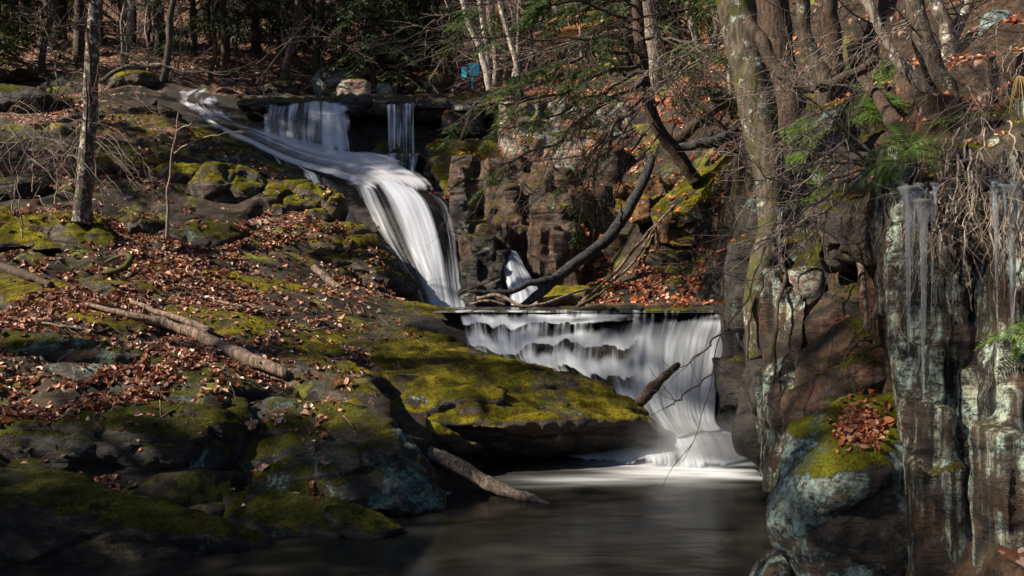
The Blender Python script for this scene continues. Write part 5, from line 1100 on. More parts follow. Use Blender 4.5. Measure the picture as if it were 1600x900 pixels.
# ============================================================ logs
def log(label, a, rads, mat, n=40, amp=.03, name='log', cat='log', stubs=(), k=12, seed=1, rough=.05, group=None, knots=0):
    q = wig(px_path(a), n, amp, seed); f_ = q[0]; mb = MB(); rr_ = np.interp(np.linspace(0, 1, n), np.linspace(0, 1, len(rads)), rads)
    mb.tube(q, rr_, k); V = mb.V[0]; cen = np.repeat(q, k, axis=0); V[:len(cen)] += (V[:len(cen)]-cen)*(fbm(V[:len(cen)], 4, 4)[:, None]*rough*5)
    for st, l, rad in stubs:
        w_ = wig(px_path(st), 16, amp, seed+3); mb.tube(w_, np.linspace(rad, rad*l, 16), 8)
    rr = np.random.default_rng(abs(seed))
    for _ in range(knots):
        j = int(rr.uniform(3, n-3)); d = rr.normal(size=3); d[2] = abs(d[2]); d /= np.linalg.norm(d); mb.tube([q[j], q[j]+d*(rr_[j]+rr.uniform(.04, .2))], [rr_[j]*.35, rr_[j]*.15], 5)
    return tag(put(name, mb.mesh(name, origin=f_), mat, loc=tuple(f_)), label, cat, group)
def on_land(pts, lift=0.0, dm=60):
    out = []
    for px, py in pts:
        h = seen(px, py, dm)
        q = h[0]; d = q.y; out.append((px, py-lift*F/d*.5, d-.02))
    return out
log('long weathered driftwood log lying on the leaves of the left bank', on_land([(134, 480), (200, 497), (260, 512), (320, 535), (380, 562), (450, 592)], .1), [.03, .05, .07, .09, .10, .07], M['drift'], 60, .03, knots=6, seed=8, name='driftwood_log',
    stubs=[([q for q in on_land([(330, 530), (265, 505), (205, 482)], .22)], .5, .06)])
log('pale stripped log sloping from behind the wedge boulder into the pool', [(625, 678, 11.9), (660, 702, 11.6), (720, 733, 11.2), (780, 762, 10.9), (828, 778, 10.72), (870, 795, 10.5)], [.06, .085, .09, .08, .055, .03], M['wet_log'], 50, .02, rough=.06, seed=9, name='driftwood_log')
log('short pale stick propped against the mossy shelf beside the long slab', [(572, 636, 11.9), (545, 612, 12.2), (516, 585, 12.6)], [.03, .028, .02], M['drift'], 20, .01, seed=10, name='stick', cat='stick')
log('bare pale log leaning on the dark rock beside the thin ledge', [(490, 418, 17.6), (512, 436, 17.3), (538, 456, 17.0)], [.06, .07, .075], M['drift'], 20, .01, seed=11, name='driftwood_log')
log('dead log lodged in the lower white cascade', [(1000, 628, 13.6), (1025, 602, 13.9), (1060, 570, 14.4)], [.085, .08, .05], M['bark_brown'], 24, .02, seed=12)
log('big black fallen log leaning from the cliff down into the middle pool', [(812, 482, 18.6), (850, 452, 18.6), (890, 418, 18.8), (935, 385, 19.2), (965, 350, 19.6), (990, 310, 20.0), (1010, 270, 20.4), (1018, 245, 20.8)], [.07, .10, .12, .125, .125, .12, .11, .09], M['black_log'], 60, .05, seed=13, rough=.03,
    stubs=[([(868, 436, 18.65), (830, 441, 18.5), (790, 455, 18.4), (730, 456, 18.4)], .4, .085), ([(935, 385, 19.2), (945, 395, 19), (952, 400, 18.9)], .5, .04), ([(968, 345, 19.5), (972, 330, 19.4), (968, 318, 19.3)], .5, .03)])
log('crooked pale branch lying in the middle pool under the black log', [(745, 466, 18.2), (780, 462, 18.1), (815, 478, 17.9), (850, 474, 18), (900, 456, 18.3), (932, 450, 18.6)], [.035, .04, .03, .035, .03, .02], M['drift'], 30, .03, seed=14, name='branch_wood', cat='branch')
log('small forked branch in the middle pool at the foot of the main waterfall', [(735, 475, 18.8), (765, 470, 18.7), (790, 476, 18.6)], [.03, .025, .015], M['drift'], 20, .03, seed=15, name='branch_wood', cat='branch')
for i, (a, rd) in enumerate([([(905, 475, 18.4), (960, 425, 18.7), (1005, 370, 19.2), (1045, 330, 19.6), (1075, 295, 20)], .035), ([(930, 462, 18.5), (985, 415, 18.8), (1020, 360, 19.3), (1030, 345, 19.5)], .03), ([(900, 480, 18.2), (950, 452, 18.4), (1000, 432, 18.6)], .03)]):
    log(['long thin pale pole leaning up the leafy gully', 'shorter pale pole beside the long one in the leafy gully', 'low pale stick at the foot of the leafy gully'][i], a, [rd, rd*.9, rd*.6], M['moss_log'] if i == 2 else M['drift'], 30, .04, seed=30+i, name='pole', cat='stick')
log('dead brown log lying up the sunlit leaf slope left of the lichen trunk', [(1060, 218, 20.5), (1090, 192, 20.8), (1130, 162, 21.2)], [.14, .13, .10], M['bark_brown'], 30, .03, seed=33)
log('dark fallen log lying across the gully below the leaf slope', [(1055, 232, 20.2), (1110, 222, 20), (1160, 205, 20)], [.10, .12, .10], M['black_log'], 30, .03, seed=34)
log('brown waterlogged log lying along the rim of the middle pool', [(915, 479, 16.6), (1000, 478, 16.4), (1080, 477, 16.2), (1150, 474, 16.0)], [.05, .06, .06, .05], M['bark_brown'], 30, .02, seed=35)
log('mossy curled log with a hollow middle, left of the thin ledge', [(152, 428, 15.6), (175, 423, 15.4), (198, 415, 15.4), (203, 402, 15.6), (190, 398, 15.9), (165, 410, 16.0)], [.03, .055, .05, .05, .04, .02], M['moss_log'], 30, .05, seed=36, rough=.12)
log('thick dark mossy root ridge at the left edge of the leaves', on_land([(-30, 415), (30, 430), (80, 450)], .1), [.07, .08, .05], M['bark_dark'], 30, .04, seed=37)
log('brown root buttress running down from the ferny bank', [(1345, 120, 10.6), (1400, 190, 9.3), (1385, 240, 8.8), (1370, 300, 8.5), (1355, 360, 8.4)], [.05, .08, .09, .08, .05], M['bark_brown'], 40, .05, name='root', cat='root', seed=38)
log('smooth tan root hanging down the right bank over the dark hollow', [(1330, 370, 8.6), (1345, 420, 8.35), (1352, 470, 8.2), (1355, 520, 8.1)], [.03, .03, .022, .015], M['drift'], 30, .02, name='root', cat='root', seed=39)
log('small green stained twig lying on the leaves above the dark ledge', on_land([(235, 668), (262, 650), (290, 632)], .05), [.012, .012, .008], M['moss_log'], 16, .02, name='stick', cat='stick', seed=40)
for i, a in enumerate([[(60, 505), (100, 512), (160, 520)], [(95, 510), (120, 515), (150, 518)], [(450, 512), (480, 518), (502, 516)], [(330, 470), (380, 480)]]):
    log(['thin twig on the leaves at the left', 'pale bark scrap beside the thin twig at the left', 'pale bark scrap on the broad low ledge', 'twig on the low ledge behind the driftwood'][i], on_land(a, .03), [.018, .02, .012], M['drift'], 16, .02, name='stick', cat='stick', seed=41+i)

# ============================================================ twigs hanging off the right bank
def twigs(label, roots, mat, seed, rad=.012, kids=3, depth=2, name='bare_branch'):
    rr = np.random.default_rng(seed); mb = MB(); f_ = P(*roots[0][0])
    for a in roots:
        q = wig(px_path(a), 30, .05, seed+int(a[0][1])+int(a[-1][0])); mb.tube(q, np.linspace(rad, rad*.25, 30), 5, False)
        for m in range(kids*3):
            j = int(rr.uniform(5, 28)); tdir = q[j+1]-q[j-1]; tdir /= np.linalg.norm(tdir)
            limb(mb, q[j], tdir+rr.normal(size=3)*.55, rr.uniform(.25, .8), rad*.45, depth-1, rr, 3, 3, up=0, wob=.2)
    return tag(put(name, mb.mesh(name, origin=f_), mat, loc=tuple(f_)), label, 'branch')
twigs('pale bare branches fanning left from the root above the dark hollow', [[(1372, 262, 8.5), (1320, 272, 8.2), (1270, 295, 8.0), (1225, 350, 7.8), (1180, 420, 7.7)], [(1372, 250, 8.5), (1310, 245, 8.3), (1260, 235, 8.1), (1215, 228, 7.9)], [(1372, 262, 8.5), (1335, 235, 8.2), (1312, 225, 8.1), (1270, 270, 8.0), (1210, 335, 7.8), (1160, 380, 7.7)],
       [(1372, 255, 8.5), (1300, 300, 8.1), (1240, 350, 7.9), (1200, 440, 7.7)], [(1360, 265, 8.5), (1290, 330, 8.0), (1250, 360, 7.9)], [(1370, 250, 8.5), (1310, 190, 8.4), (1260, 150, 8.3), (1230, 130, 8.3)], [(1370, 262, 8.5), (1290, 252, 8.2), (1230, 270, 7.9), (1180, 290, 7.8)]], M['twig'], 500, .017, 4, 2)
twigs('tangle of fine grey twigs hanging in front of the long icicles', [[(1470, 235, 7.6), (1465, 290, 7.2), (1450, 340, 7.1), (1440, 380, 7.0)], [(1440, 250, 7.8), (1445, 300, 7.3), (1475, 345, 7.1), (1530, 370, 7.0)], [(1450, 360, 7.1), (1500, 362, 7.0), (1545, 382, 7.0)], [(1430, 230, 7.8), (1432, 300, 7.3), (1440, 420, 7.0), (1435, 470, 7.0)], [(1500, 200, 7.6), (1480, 250, 7.2), (1472, 330, 7.1)], [(1465, 300, 7.2), (1500, 320, 7.0), (1540, 345, 6.9)]], M['twig'], 510, .010, 3, 2)
twigs('brown roots and twigs tangled under the overhang at the right edge', [[(1540, 200, 7.0), (1530, 260, 6.8), (1545, 330, 6.7)], [(1575, 190, 6.9), (1590, 250, 6.6), (1570, 310, 6.5)], [(1510, 220, 7.4), (1500, 270, 7.1), (1520, 330, 7.0)], [(1600, 170, 6.8), (1610, 240, 6.5), (1595, 300, 6.4)], [(1480, 215, 7.7), (1470, 260, 7.4), (1490, 320, 7.2)]], M['twig'], 515, .009, 4, 2)
twigs('long thin dark twig dangling over the lower cascade', [[(1215, 330, 8.6), (1190, 400, 8.3), (1165, 470, 8.1), (1130, 520, 8.0), (1112, 580, 7.9), (1100, 650, 7.9), (1068, 720, 7.8)], [(1130, 520, 8.0), (1080, 560, 7.9), (1040, 590, 7.9)], [(1112, 585, 7.9), (1060, 620, 7.8), (1040, 640, 7.8)]], M['twig_dark'], 520, .009, 1, 1)
twigs('slender twigs crossing in front of the lichen trunk', [[(1290, 330, 8.2), (1220, 360, 8.1), (1160, 400, 8.0), (1090, 430, 8.0)], [(1290, 345, 8.2), (1210, 420, 8.0), (1160, 440, 8.0), (1110, 400, 8.0)], [(1250, 300, 8.3), (1190, 270, 8.2), (1150, 240, 8.2), (1115, 225, 8.2)]], M['twig'], 530, .010, 3, 2)
twigs('dense brown brushwood under the leaning hemlock boughs', [[(1010, 150, 19), (980, 200, 18.6), (940, 230, 18.2), (930, 290, 18)], [(1020, 190, 19.2), (985, 240, 18.7), (965, 300, 18.3), (940, 330, 18)], [(1000, 170, 19), (950, 195, 18.5), (900, 200, 18.2)], [(1030, 210, 19.2), (1000, 250, 18.8), (960, 260, 18.4)], [(1000, 140, 19), (960, 180, 18.4), (910, 260, 18)]], M['twig_dark'], 540, .022, 8, 2, name='brushwood')
twigs('grey tangled brush on the bank left of the lichen trunk', [[(1060, 150, 22), (1090, 120, 21.5), (1130, 110, 21)], [(1050, 180, 21.5), (1080, 150, 21), (1100, 100, 21)], [(1040, 170, 22), (1020, 110, 21.5), (1050, 60, 21)], [(1100, 210, 20.5), (1110, 150, 20.3), (1090, 110, 20)]], M['twig_dark'], 550, .02, 8, 2, name='brushwood')
twigs('bare arching branch reaching over the upper pool from the left woods', [[(400, 130, 24), (440, 80, 24), (480, 42, 24), (540, 70, 24), (590, 100, 24)], [(400, 100, 24), (460, 60, 24), (520, 58, 24)]], M['twig'], 560, .02, 4, 2)
twigs('slim leafless branches spreading above the pale blue grey boulder', [[(640, 40, 26), (600, 60, 26), (560, 72, 26), (530, 66, 26)], [(680, 30, 26), (640, 60, 26), (590, 70, 26), (560, 90, 26)], [(660, 60, 26), (620, 80, 26), (580, 85, 26)]], M['twig'], 570, .014, 4, 2)
twigs('thin twig stretching across the upper curtain of water', [[(395, 175, 24.5), (430, 185, 24.5), (480, 184, 24.5), (545, 180, 24.5)]], M['twig'], 580, .010, 1, 1)
twigs('dead brown needle twigs draped down the brown cliff', [[(760, 290, 21.8), (740, 330, 21.4), (700, 340, 21.2), (690, 350, 21)], [(780, 300, 21.8), (760, 360, 21.3), (750, 380, 21)], [(820, 280, 21.8), (800, 330, 21.4), (770, 350, 21.2)]], M['twig_dark'], 590, .012, 5, 2)

for i, (sd_, a0, a1, d_) in enumerate([(1, (1000, 40), (700, 120), 21), (2, (1080, 20), (850, 100), 19), (3, (1130, 60), (960, 160), 16), (4, (1180, 30), (1050, 130), 14), (5, (900, 0), (640, 60), 22), (6, (1000, 200), (880, 300), 18.5), (7, (1140, 200), (1020, 120), 19)]):
    rr = np.random.default_rng(sd_+700); rts = []
    for _ in range(4):
        o1 = rr.uniform(-25, 25, 2); o2 = rr.uniform(-45, 45, 2)
        rts.append([(a0[0]+o1[0]*.3, a0[1]+o1[1]*.3, d_), ((a0[0]+a1[0])/2+o1[0], (a0[1]+a1[1])/2+o1[1], d_-.5), (a1[0]+o2[0], a1[1]+o2[1], d_-.9)])
    twigs(['grey twiggy boughs across the top above the falls cliff', 'bare grey boughs in front of the timber platform', 'bare twigs left of the lichen trunk near the top', 'thin bare twigs crossing the lichen trunk near the top', 'bare boughs hanging in front of the birch cluster', 'dead twigs hanging before the pale cliff face', 'dead twigs above the sunlit leaf slope'][i], rts, M['twig_dark' if i % 2 else 'twig'], 600+sd_*10, .014, 4, 2)
for i, (a0, a1, d_, lb) in enumerate([((1330, 60), (1190, 160), 9.2, 'sunlit twigs crossing in front of the broad reddish trunk'), ((1420, 40), (1300, 150), 8.6, 'fine bare twigs hanging between the twin trunks and the knobbly trunk'), ((1560, 30), (1430, 120), 8.2, 'fine bare twigs in front of the forked trunk at the upper right'), ((1600, 60), (1520, 180), 7.6, 'bare twigs at the upper right corner above the overhang'), ((1300, 180), (1200, 260), 8.8, 'fine grey twigs before the ferns right of the lichen trunk')]):
    rr = np.random.default_rng(900+i); rts = []
    for _ in range(5):
        o1 = rr.uniform(-30, 30, 2); o2 = rr.uniform(-60, 60, 2)
        rts.append([(a0[0]+o1[0]*.4, a0[1]+o1[1]*.4, d_+.2), ((a0[0]+a1[0])/2+o1[0], (a0[1]+a1[1])/2+o1[1]-10, d_), (a1[0]+o2[0], a1[1]+o2[1], d_-.2)])
    twigs(lb, rts, M['twig'], 800+i*10, .007, 3, 2)
# ============================================================ icicles
def icicle(label, px, y0, y1, d, w0, mat='ice', seed=0, group=None):
    r = np.random.default_rng(seed); n = 60; a = P(px, y0, d); b = P(px+r.uniform(-3, 3), y1, d-.04); t = np.linspace(0, 1, n)
    q = a+(b-a)*t[:, None]; q[:, 0] += perlin(np.stack([t*4, t*0+seed, t*0], 1))*.008
    rad = w0*.8/F*d/2*((1-t)**1.1*.75+.25*(1-t**5))*(1+.16*perlin(np.stack([t*13, t*0+seed*1.7, t*0], 1)))
    rad *= 1+1.6*np.exp(-t*16); rad = np.maximum(rad, .002); mb = MB(); mb.tube(q, rad, 10)
    return tag(put('icicle', mb.mesh('icicle', origin=a), M[mat], loc=tuple(a)), label, 'icicle', group)
for i, (px, y0, y1, d, w0, lab) in enumerate([(1419, 292, 560, 6.95, 15, 'broad glassy icicle hanging furthest left before the streaked rock column'), (1443, 312, 672, 6.88, 15, 'longest straight icicle hanging down the lichen streaked column'), (1457, 300, 500, 6.95, 5, 'very thin icicle just right of the longest one'), (1428, 300, 450, 6.98, 8, 'short icicle tucked against the broad glassy one'),
        (1556, 300, 520, 6.5, 11, 'slim icicle at the right, beside the widest one'), (1581, 290, 560, 6.45, 20, 'widest milky icicle near the right edge'), (1569, 300, 470, 6.5, 7, 'short thin icicle between the slim and the widest one'), (1592, 285, 400, 6.4, 9, 'short stub of ice at the right frame edge'),
        (1218, 325, 425, 9.4, 9, 'small clear icicle behind the fanning branches')]):
    icicle(lab, px, y0, y1, d, w0, seed=i)

rr = np.random.default_rng(88)
for i in range(13):
    px = rr.uniform(1408, 1470); y0 = 286+rr.uniform(0, 14); icicle('short clear icicle in the fringe around the tops of the long icicles', px, y0, y0+rr.uniform(25, 95), 6.95+rr.uniform(-.05, .06), rr.uniform(4, 9), seed=100+i, group='short icicles above the streaked column')
for i in range(12):
    px = rr.uniform(1545, 1600); y0 = 280+rr.uniform(0, 16); icicle('short clear icicle in the fringe at the right frame edge', px, y0, y0+rr.uniform(20, 80), 6.48+rr.uniform(-.05, .06), rr.uniform(4, 9), seed=130+i, group='short icicles near the right edge')
# hanging rootlets on the right bank
for i in range(40):
    px = rr.uniform(1330, 1600); y0 = rr.uniform(230, 300); d = 8.3-(px-1330)/270*1.7; L_ = rr.uniform(60, 260)
    log('thin rootlet hanging down the face of the right bank', [(px, y0, d), (px+rr.uniform(-6, 6), y0+L_*.3, d-.25), (px+rr.uniform(-12, 12), y0+L_*.65, d-.3), (px+rr.uniform(-16, 16), y0+L_, d-.32)], [rr.uniform(.006, .014), .006, .003], M['twig'] if i % 3 else M['bark_brown'], 24, .04, name='root', cat='root', k=5, seed=150+i, group='rootlets hanging on the right bank')
# ============================================================ ferns
def fern_mesh(seed, nf=9, L=.38, W=.07, up=.6):
    r = np.random.default_rng(seed); lf = MB()
    for k in range(nf):
        a = k*2*math.pi/nf+r.uniform(-.3, .3); l = L*r.uniform(.7, 1.15); d = np.array([math.cos(a), math.sin(a), 0])
        n = 22; t = np.linspace(0, 1, n)[:, None]; q = d*t*l*.9+np.array([0, 0, 1.])*(up*l*(t-1.1*t*t))
        lf.tube(q[::3], np.linspace(.003, .001, len(q[::3])), 3, False)
        s = np.cross(d, [0, 0, 1.]); prof = np.sin(np.pi*np.clip(t[2:]*.88+.1, 0, 1))**.7*W*l/L
        for sg in (-1, 1):
            b = q[2:]; e = b+s*sg*prof+d*prof*.35-np.array([0, 0, .2])*prof; m = (b+e)/2; wv = d*l/n*.42
            V = np.stack([b-wv*.7, m-wv, e, m+wv], 1).reshape(-1, 3); lf.add(V, np.arange(len(V)).reshape(-1, 4))
    return lf.mesh('fern', False)
FM = [fern_mesh(1), fern_mesh(2, 7, .42, .08, .8), fern_mesh(3, 11, .32, .06, .4)]
for m in FM: m.materials.append(M['fern'])
def ferns_at(px, py, s=1.0, label='green fern', d=None, tilt=None, vi=0, group=None):
    h = seen(px, py, 80)
    q = np.array(h[0]) if d is None else P(px, py, d); nrm = np.array(h[1]) if d is None else np.array([-.6, -.5, .5])
    if nrm.dot(q-np.array([0, 0, CAMZ])) > 0: nrm = -nrm
    nn = nrm*.8+np.array([0, 0, .7]); nn /= np.linalg.norm(nn)
    o = bpy.data.objects.new('fern', FM[vi]); COL.objects.link(o); o.location = q; o.scale = (s,)*3
    o.rotation_euler = Vector(nn).to_track_quat('Z', 'Y').to_euler(); tag(o, label, 'fern', group)
fl = [(1400, 250, 1.0, 'bright fern spray beside the brown root above the icicles'), (1420, 235, .9, 'second bright fern just right of the brown root'), (1392, 268, .8, 'small bright fern at the foot of the brown root'), (1485, 188, .7, 'small fern under the stout leaning trunk'), (1250, 205, .9, 'yellow green fern lit by the sun right of the lichen trunk')]
for i, (x_, y_, s_, lb) in enumerate(fl): ferns_at(x_, y_, s_*1.15, lb, vi=i % 3)
rf = np.random.default_rng(9)
for i in range(26): ferns_at(rf.uniform(1325, 1400), rf.uniform(95, 190), rf.uniform(.7, 1.2), 'dark green fern in the clump on the shaded bank below the twin trunks', vi=i % 3, group='ferns below the twin trunks')
for i in range(34): ferns_at(rf.uniform(1205, 1275), rf.uniform(195, 330), rf.uniform(.7, 1.2), 'dark green fern draping the bank right of the lichen trunk', vi=i % 3, group='ferns right of the lichen trunk')
ferns_at(1618, 530, 1.0, 'fern frond reaching in from the right frame edge', d=6.1, vi=1)
gt = MB(); rr = np.random.default_rng(5); f_ = P(1592, 120, 7.2)
for _ in range(34):
    a_ = rr.uniform(0, 6.3); l = rr.uniform(.10, .28); d = np.array([math.cos(a_)*.35, math.sin(a_)*.35-.2, 0]); t_ = np.linspace(0, 1, 7)[:, None]
    gt.tube(f_+d*l*t_+np.array([0, 0, 1.])*(.25*l*t_-1.3*l*t_*t_), np.linspace(.004, .001, 7), 3, False)
tag(put('grass_tuft', gt.mesh('grass_tuft', origin=f_), leaf_mat('dry_grass', [(0, (.25, .17, .06)), (1, (.5, .38, .16))], .6, .2), loc=tuple(f_)), 'straw coloured tuft of dry grass hanging at the right edge', 'grass tuft')
gt = MB(); hh = P(1160, 180, 9.9)

# ============================================================ signs, posts, platform
def boxat(mb, c, s, rz=0): 
    m = np.array([[math.cos(rz), -math.sin(rz), 0], [math.sin(rz), math.cos(rz), 0], [0, 0, 1]]); mb.box(c, s, m)
f_ = P(738, 138, 36.5); t = thing('trail_sign', 'bright blue sign board on a blue post beyond the pale ledge', 'sign', tuple(f_))
mb = MB(); boxat(mb, (0, 0, .45), (.08, .08, .95)); put('post', mb.mesh('post', False), M['blue'], t)
mb = MB(); boxat(mb, (.07, -.06, .74), (.42, .04, .50)); put('sign_board', mb.mesh('sign_board', False), M['blue'], t)
f_ = P(729, 138, 36); t = thing('trail_sign', 'narrow blue sign on a brown wooden post, left of the bright blue board', 'sign', tuple(f_))
mb = MB(); boxat(mb, (.05, 0, .38), (.10, .10, .86)); put('post', mb.mesh('post', False), M['bark_brown'], t)
mb = MB(); boxat(mb, (-.06, .09, .66), (.30, .03, .44)); put('sign_board', mb.mesh('sign_board', False), M['blue'], t)
f_ = P(777, 128, 38); mb = MB(); boxat(mb, (0, 0, 1.9), (.17, .17, 4.2)); o = tag(put('post', mb.mesh('post', False), M['plank'], loc=tuple(f_)), 'tall orange wooden post standing among the birches', 'post')
f_ = P(898, 92, 37); mb = MB(); boxat(mb, (0, 0, 1.5), (.22, .22, 3.4)); 
t = thing('timber_platform', 'orange timber walkway on posts on the slope above the cliff', 'platform', tuple(P(900, 95, 38)))
a, b = P(850, 63, 37.5), P(990, 36, 37.5); org = P(900, 95, 38); L_ = np.linalg.norm(b-a)
ang = -math.atan2((b-a)[2], (b-a)[0]); mid = (a+b)/2-org
rot = np.array([[math.cos(ang), 0, math.sin(ang)], [0, 1, 0], [-math.sin(ang), 0, math.cos(ang)]])
mb = MB(); mb.box(mid, (L_, .09, .36), rot); mb.box(mid+[0, 1.5, 0], (L_, .09, .36), rot); put('beam', mb.mesh('beam', False), M['plank'], t)
mb = MB(); n_ = 26
for i in range(n_): mb.box(mid+rot@np.array([(i+.5)/n_*L_-L_/2, .75, .21]), (L_/n_-.02, 1.75, .05), rot)
put('deck', mb.mesh('deck', False), M['plank'], t)
for px_, h_ in ((868, 1.1), (960, 1.6), (984, 1.8)):
    q = P(px_, 60, 37.6)-org; 
    for yy in (.12, 1.4): mb = MB(); boxat(mb, (q[0], q[1]+yy, q[2]-h_/2-.1), (.18, .18, h_)); put('post', mb.mesh('post', False), M['plank'], t)
for px_ in (858, 905, 950, 985):
    q = a+(b-a)*((px_-850)/140)-org; mb = MB(); boxat(mb, (q[0], q[1]+1.55, q[2]+.65), (.1, .1, 1.1)); put('rail_post', mb.mesh('rail_post', False), M['plank'], t)
mb = MB(); mb.box(mid+[0, 1.5, 1.2], (L_, .07, .14), rot); mb.box(mid+[0, 1.5, .75], (L_, .05, .1), rot); put('rail', mb.mesh('rail', False), M['plank'], t)
f_ = P(1098, 95, 31); mb = MB(); boxat(mb, (0, 0, .9), (.26, .22, 2.6)); tag(put('post', mb.mesh('post', False), M['plank'], loc=tuple(f_)), 'thick orange post on the slope left of the lichen trunk', 'post')

# ============================================================ fallen leaves
def leaf_arr(Pn, Nn, size, r):
    n = len(Pn); a = r.uniform(0, 2*np.pi, n)
    Nn = Nn+r.normal(size=(n, 3))*.28; Nn /= np.linalg.norm(Nn, axis=1)[:, None]
    t = np.stack([np.cos(a), np.sin(a), np.zeros(n)], 1); t -= Nn*(t*Nn).sum(1)[:, None]; t /= np.linalg.norm(t, axis=1)[:, None]
    s = np.cross(Nn, t); L = size*np.clip(np.exp(r.normal(0, .3, (n, 1))), .5, 1.9); W = L*r.uniform(.42, .7, (n, 1)); cu = r.uniform(-.15, .42, (n, 1))*L; cv = r.uniform(-.15, .4, (n, 1))*L
    up = Nn*.012
    c = Pn+up
    V = np.stack([c-t*L/2+Nn*cu, c-t*L*.12+s*W/2+Nn*cv, c+t*L*.22+s*W*.42+Nn*cv, c+t*L/2+Nn*cu, c+t*L*.22-s*W*.42+Nn*cv, c-t*L*.12-s*W/2+Nn*cv, c-t*L*.1, c+t*L*.2], 1).reshape(-1, 3)
    b = np.arange(n)[:, None]*8
    q = np.concatenate([b+[6, 7, 2, 1], b+[5, 4, 7, 6]]); tr_ = np.concatenate([b+[0, 6, 1], b+[0, 5, 6], b+[3, 2, 7], b+[3, 7, 4]])
    return V, q, tr_
def scatter(n, x0, x1, y0, y1, size, seed, keep):
    r = np.random.default_rng(seed); x = r.uniform(x0, x1, n); y = r.uniform(y0, y1, n); PP, NN = [], []
    L = litter(np.stack([x, y, x*0], 1)); rd = r.random(n)
    for i in range(n):
        if rd[i] > max(L[i], .12): continue
        q, nn, kd = top(x[i], y[i])
        if q is None or nn.z < .55 or q.z < .06: continue
        if not keep(x[i], y[i], q.z, nn.z, kd, rd[i]/max(L[i], .12), L[i]): continue
        PP.append(q); NN.append(nn)
    if not PP: return np.zeros((0, 3)), np.zeros((0, 4), int), np.zeros((0, 3), int)
    return leaf_arr(np.array(PP), np.array(NN), size, r)
def in_water(x, y, z):
    return (y > 15.4 and y < 22.6 and z < ZM+.05 and -2.3 < x < 4.6) or (y > 27.7 and -8.2 < x < -2 and z < ZU+.06)
_sh = np.concatenate([S[k][::6, ::6].reshape(-1, 3) for k in ('main', 'chute', 'curtain', 'side', 'lower')])
def dry(x, y, z): 
    d = (_sh[:, 0]-x)**2+(_sh[:, 1]-y)**2; return d.min() > .25
def keep(x, y, z, nz, kd, q, L):
    if in_water(x, y, z): return False
    if x > -3.9 and y < 11.6 and z < 1.25 and q > .07: return False
    lim = 1.0 if kd == 'ground' else (.20 if L < .5 else .5)
    if q > lim: return False
    return dry(x, y, z)
near = MB()
for args in ((52000, -7.6, -2.0, 9.3, 14.5, .085, 1), (26000, -10.5, 0, 14.5, 20, .10, 2), (9000, -14, -3, 20, 29, .12, 3)):
    V, q, tq = scatter(*args, keep); near.add(V, q, tq)
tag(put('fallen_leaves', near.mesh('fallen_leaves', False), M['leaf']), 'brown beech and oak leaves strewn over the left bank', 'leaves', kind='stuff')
rt = MB()
for args in ((9000, 1.6, 5.6, 15.2, 24, .11, 5), (16000, 3.0, 9, 7, 14, .062, 6), (6000, -3, 10, 24, 38, .15, 7)):
    V, q, tq = scatter(*args, lambda x, y, z, nz, kd, q, L: not in_water(x, y, z) and z > (.3 if y > 14 else 1.4) and q < (1 if kd == 'ground' else .45) and (nz > .82 or y > 14)); rt.add(V, q, tq)
tag(put('fallen_leaves', rt.mesh('fallen_leaves', False), M['leaf_red']), 'reddish leaves drifted over the right bank and the gully', 'leaves', kind='stuff')
dm = MB(); rr = np.random.default_rng(66)
for _ in range(260):
    x = rr.uniform(-9, -1.5); y = rr.uniform(9.8, 19); q, nn, kd = top(x, y)
    if q is None or nn.z < .6 or q.z < .3 or in_water(x, y, q.z) or not dry(x, y, q.z): continue
    a_ = rr.uniform(0, 6.3); l = rr.uniform(.12, .55); e = (x+math.cos(a_)*l, y+math.sin(a_)*l); q2 = top(*e)[0]
    if q2 is None or abs(q2.z-q.z) > .25: continue
    p0 = np.array(q)+[0, 0, .02]; p1 = np.array(q2)+[0, 0, .035]; rd = rr.uniform(.003, .010)
    dm.tube(wig([p0, (p0+p1)/2+rr.normal(size=3)*.02, p1], 6, .01, int(_)), np.linspace(rd, rd*.4, 6), 4)
tag(put('twig_litter', dm.mesh('twig_litter'), M['drift']), 'small dead twigs scattered through the leaves of the left bank', 'twigs', kind='stuff')
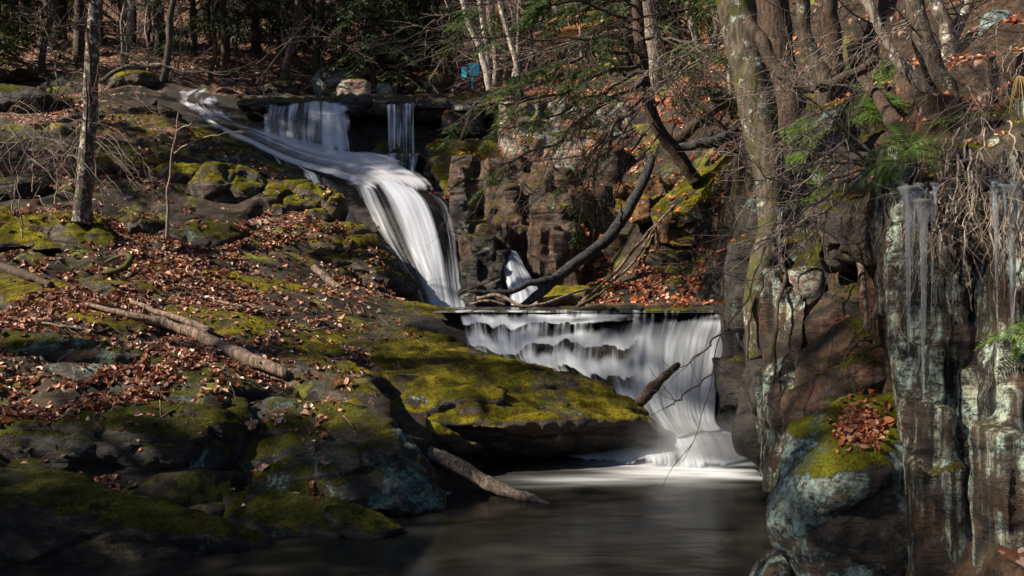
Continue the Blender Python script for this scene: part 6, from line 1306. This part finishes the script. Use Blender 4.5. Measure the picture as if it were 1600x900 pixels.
# leaf nest on the bottom right boulder and a few single big leaves
mb = MB(); r9 = np.random.default_rng(77); PP, NN = [], []
for _ in range(420):
    h = seen(1345+r9.normal()*17, 668+r9.normal()*15, 20)
    if h and h[1].z > .1: PP.append(h[0]+Vector((0, 0, r9.uniform(0, .025)))); NN.append(h[1])
if PP:
    V, q, tq = leaf_arr(np.array(PP), np.array(NN), .058, r9); mb.add(V, q, tq)
    tag(put('leaf_pile', mb.mesh('leaf_pile', False), M['leaf_red']), 'pile of reddish leaves caught on the large turquoise lichen boulder', 'leaves', kind='stuff')
for px_, py_, s_, lb in [(412, 730, .17, 'large pale star shaped leaf lying on the wedge boulder'), (392, 662, .16, 'curled orange leaf at the top of the mossy rib')]:
    h = seen(px_, py_, 30); 
    if not h: continue
    n = 40; a_ = np.linspace(0, 2*np.pi, n, endpoint=False); rad = s_*.5*(.55+.45*np.abs(np.cos(a_*2.5))**.8); nn = np.array(h[1]); t_ = np.cross(nn, [0, 1, 0]); t_ /= np.linalg.norm(t_); s2 = np.cross(nn, t_)
    c = np.array(h[0])+nn*.02; V = np.concatenate([c[None], c+t_*(np.cos(a_)*rad)[:, None]+s2*(np.sin(a_)*rad)[:, None]+nn*(.02*np.sin(a_*3))[:, None]])
    mb = MB(); mb.add(V, None, np.stack([np.zeros(n, int), 1+np.arange(n), 1+(np.arange(n)+1) % n], 1)); tag(put('oak_leaf', mb.mesh('oak_leaf', False, c), leaf_mat('pale_leaf', [(0, (.42, .26, .16)), (1, (.6, .42, .3))]), loc=tuple(c)), lb, 'leaf')
# thin leafless understory between the trunks
US = [bare_tree(300+i, H=(5.5, 4, 7)[i], rad=(.035, .025, .045)[i], lean=(.8, .5, 1.2)[i], low=.08, nb=22, depth=2) for i in range(3)]
cnt = 0; tries = 0
while cnt < 150 and tries < 5000:
    tries += 1; y = r.uniform(30, 58); x = r.uniform(-.62, .5)*y; px = 800+F*x/y
    if y < 38 and 380 < px < 740: continue
    if y < 34 and px > 700: continue
    if not free(x, y, .9): continue
    spots.append((x, y)); cnt += 1; vi = int(r.integers(0, 3))
    plant_tree('bare_sapling', 'thin leafless sapling '+zone(x, y), 'sapling', US[vi], (M['twig'], M['twig']), (x, y, gz(x, y, False)), r.uniform(0, 6.3), r.uniform(.7, 1.3), 'leafless saplings '+zone(x, y), ('stem', 'branch'), (r.uniform(-.2, .2), r.uniform(-.2, .2)))
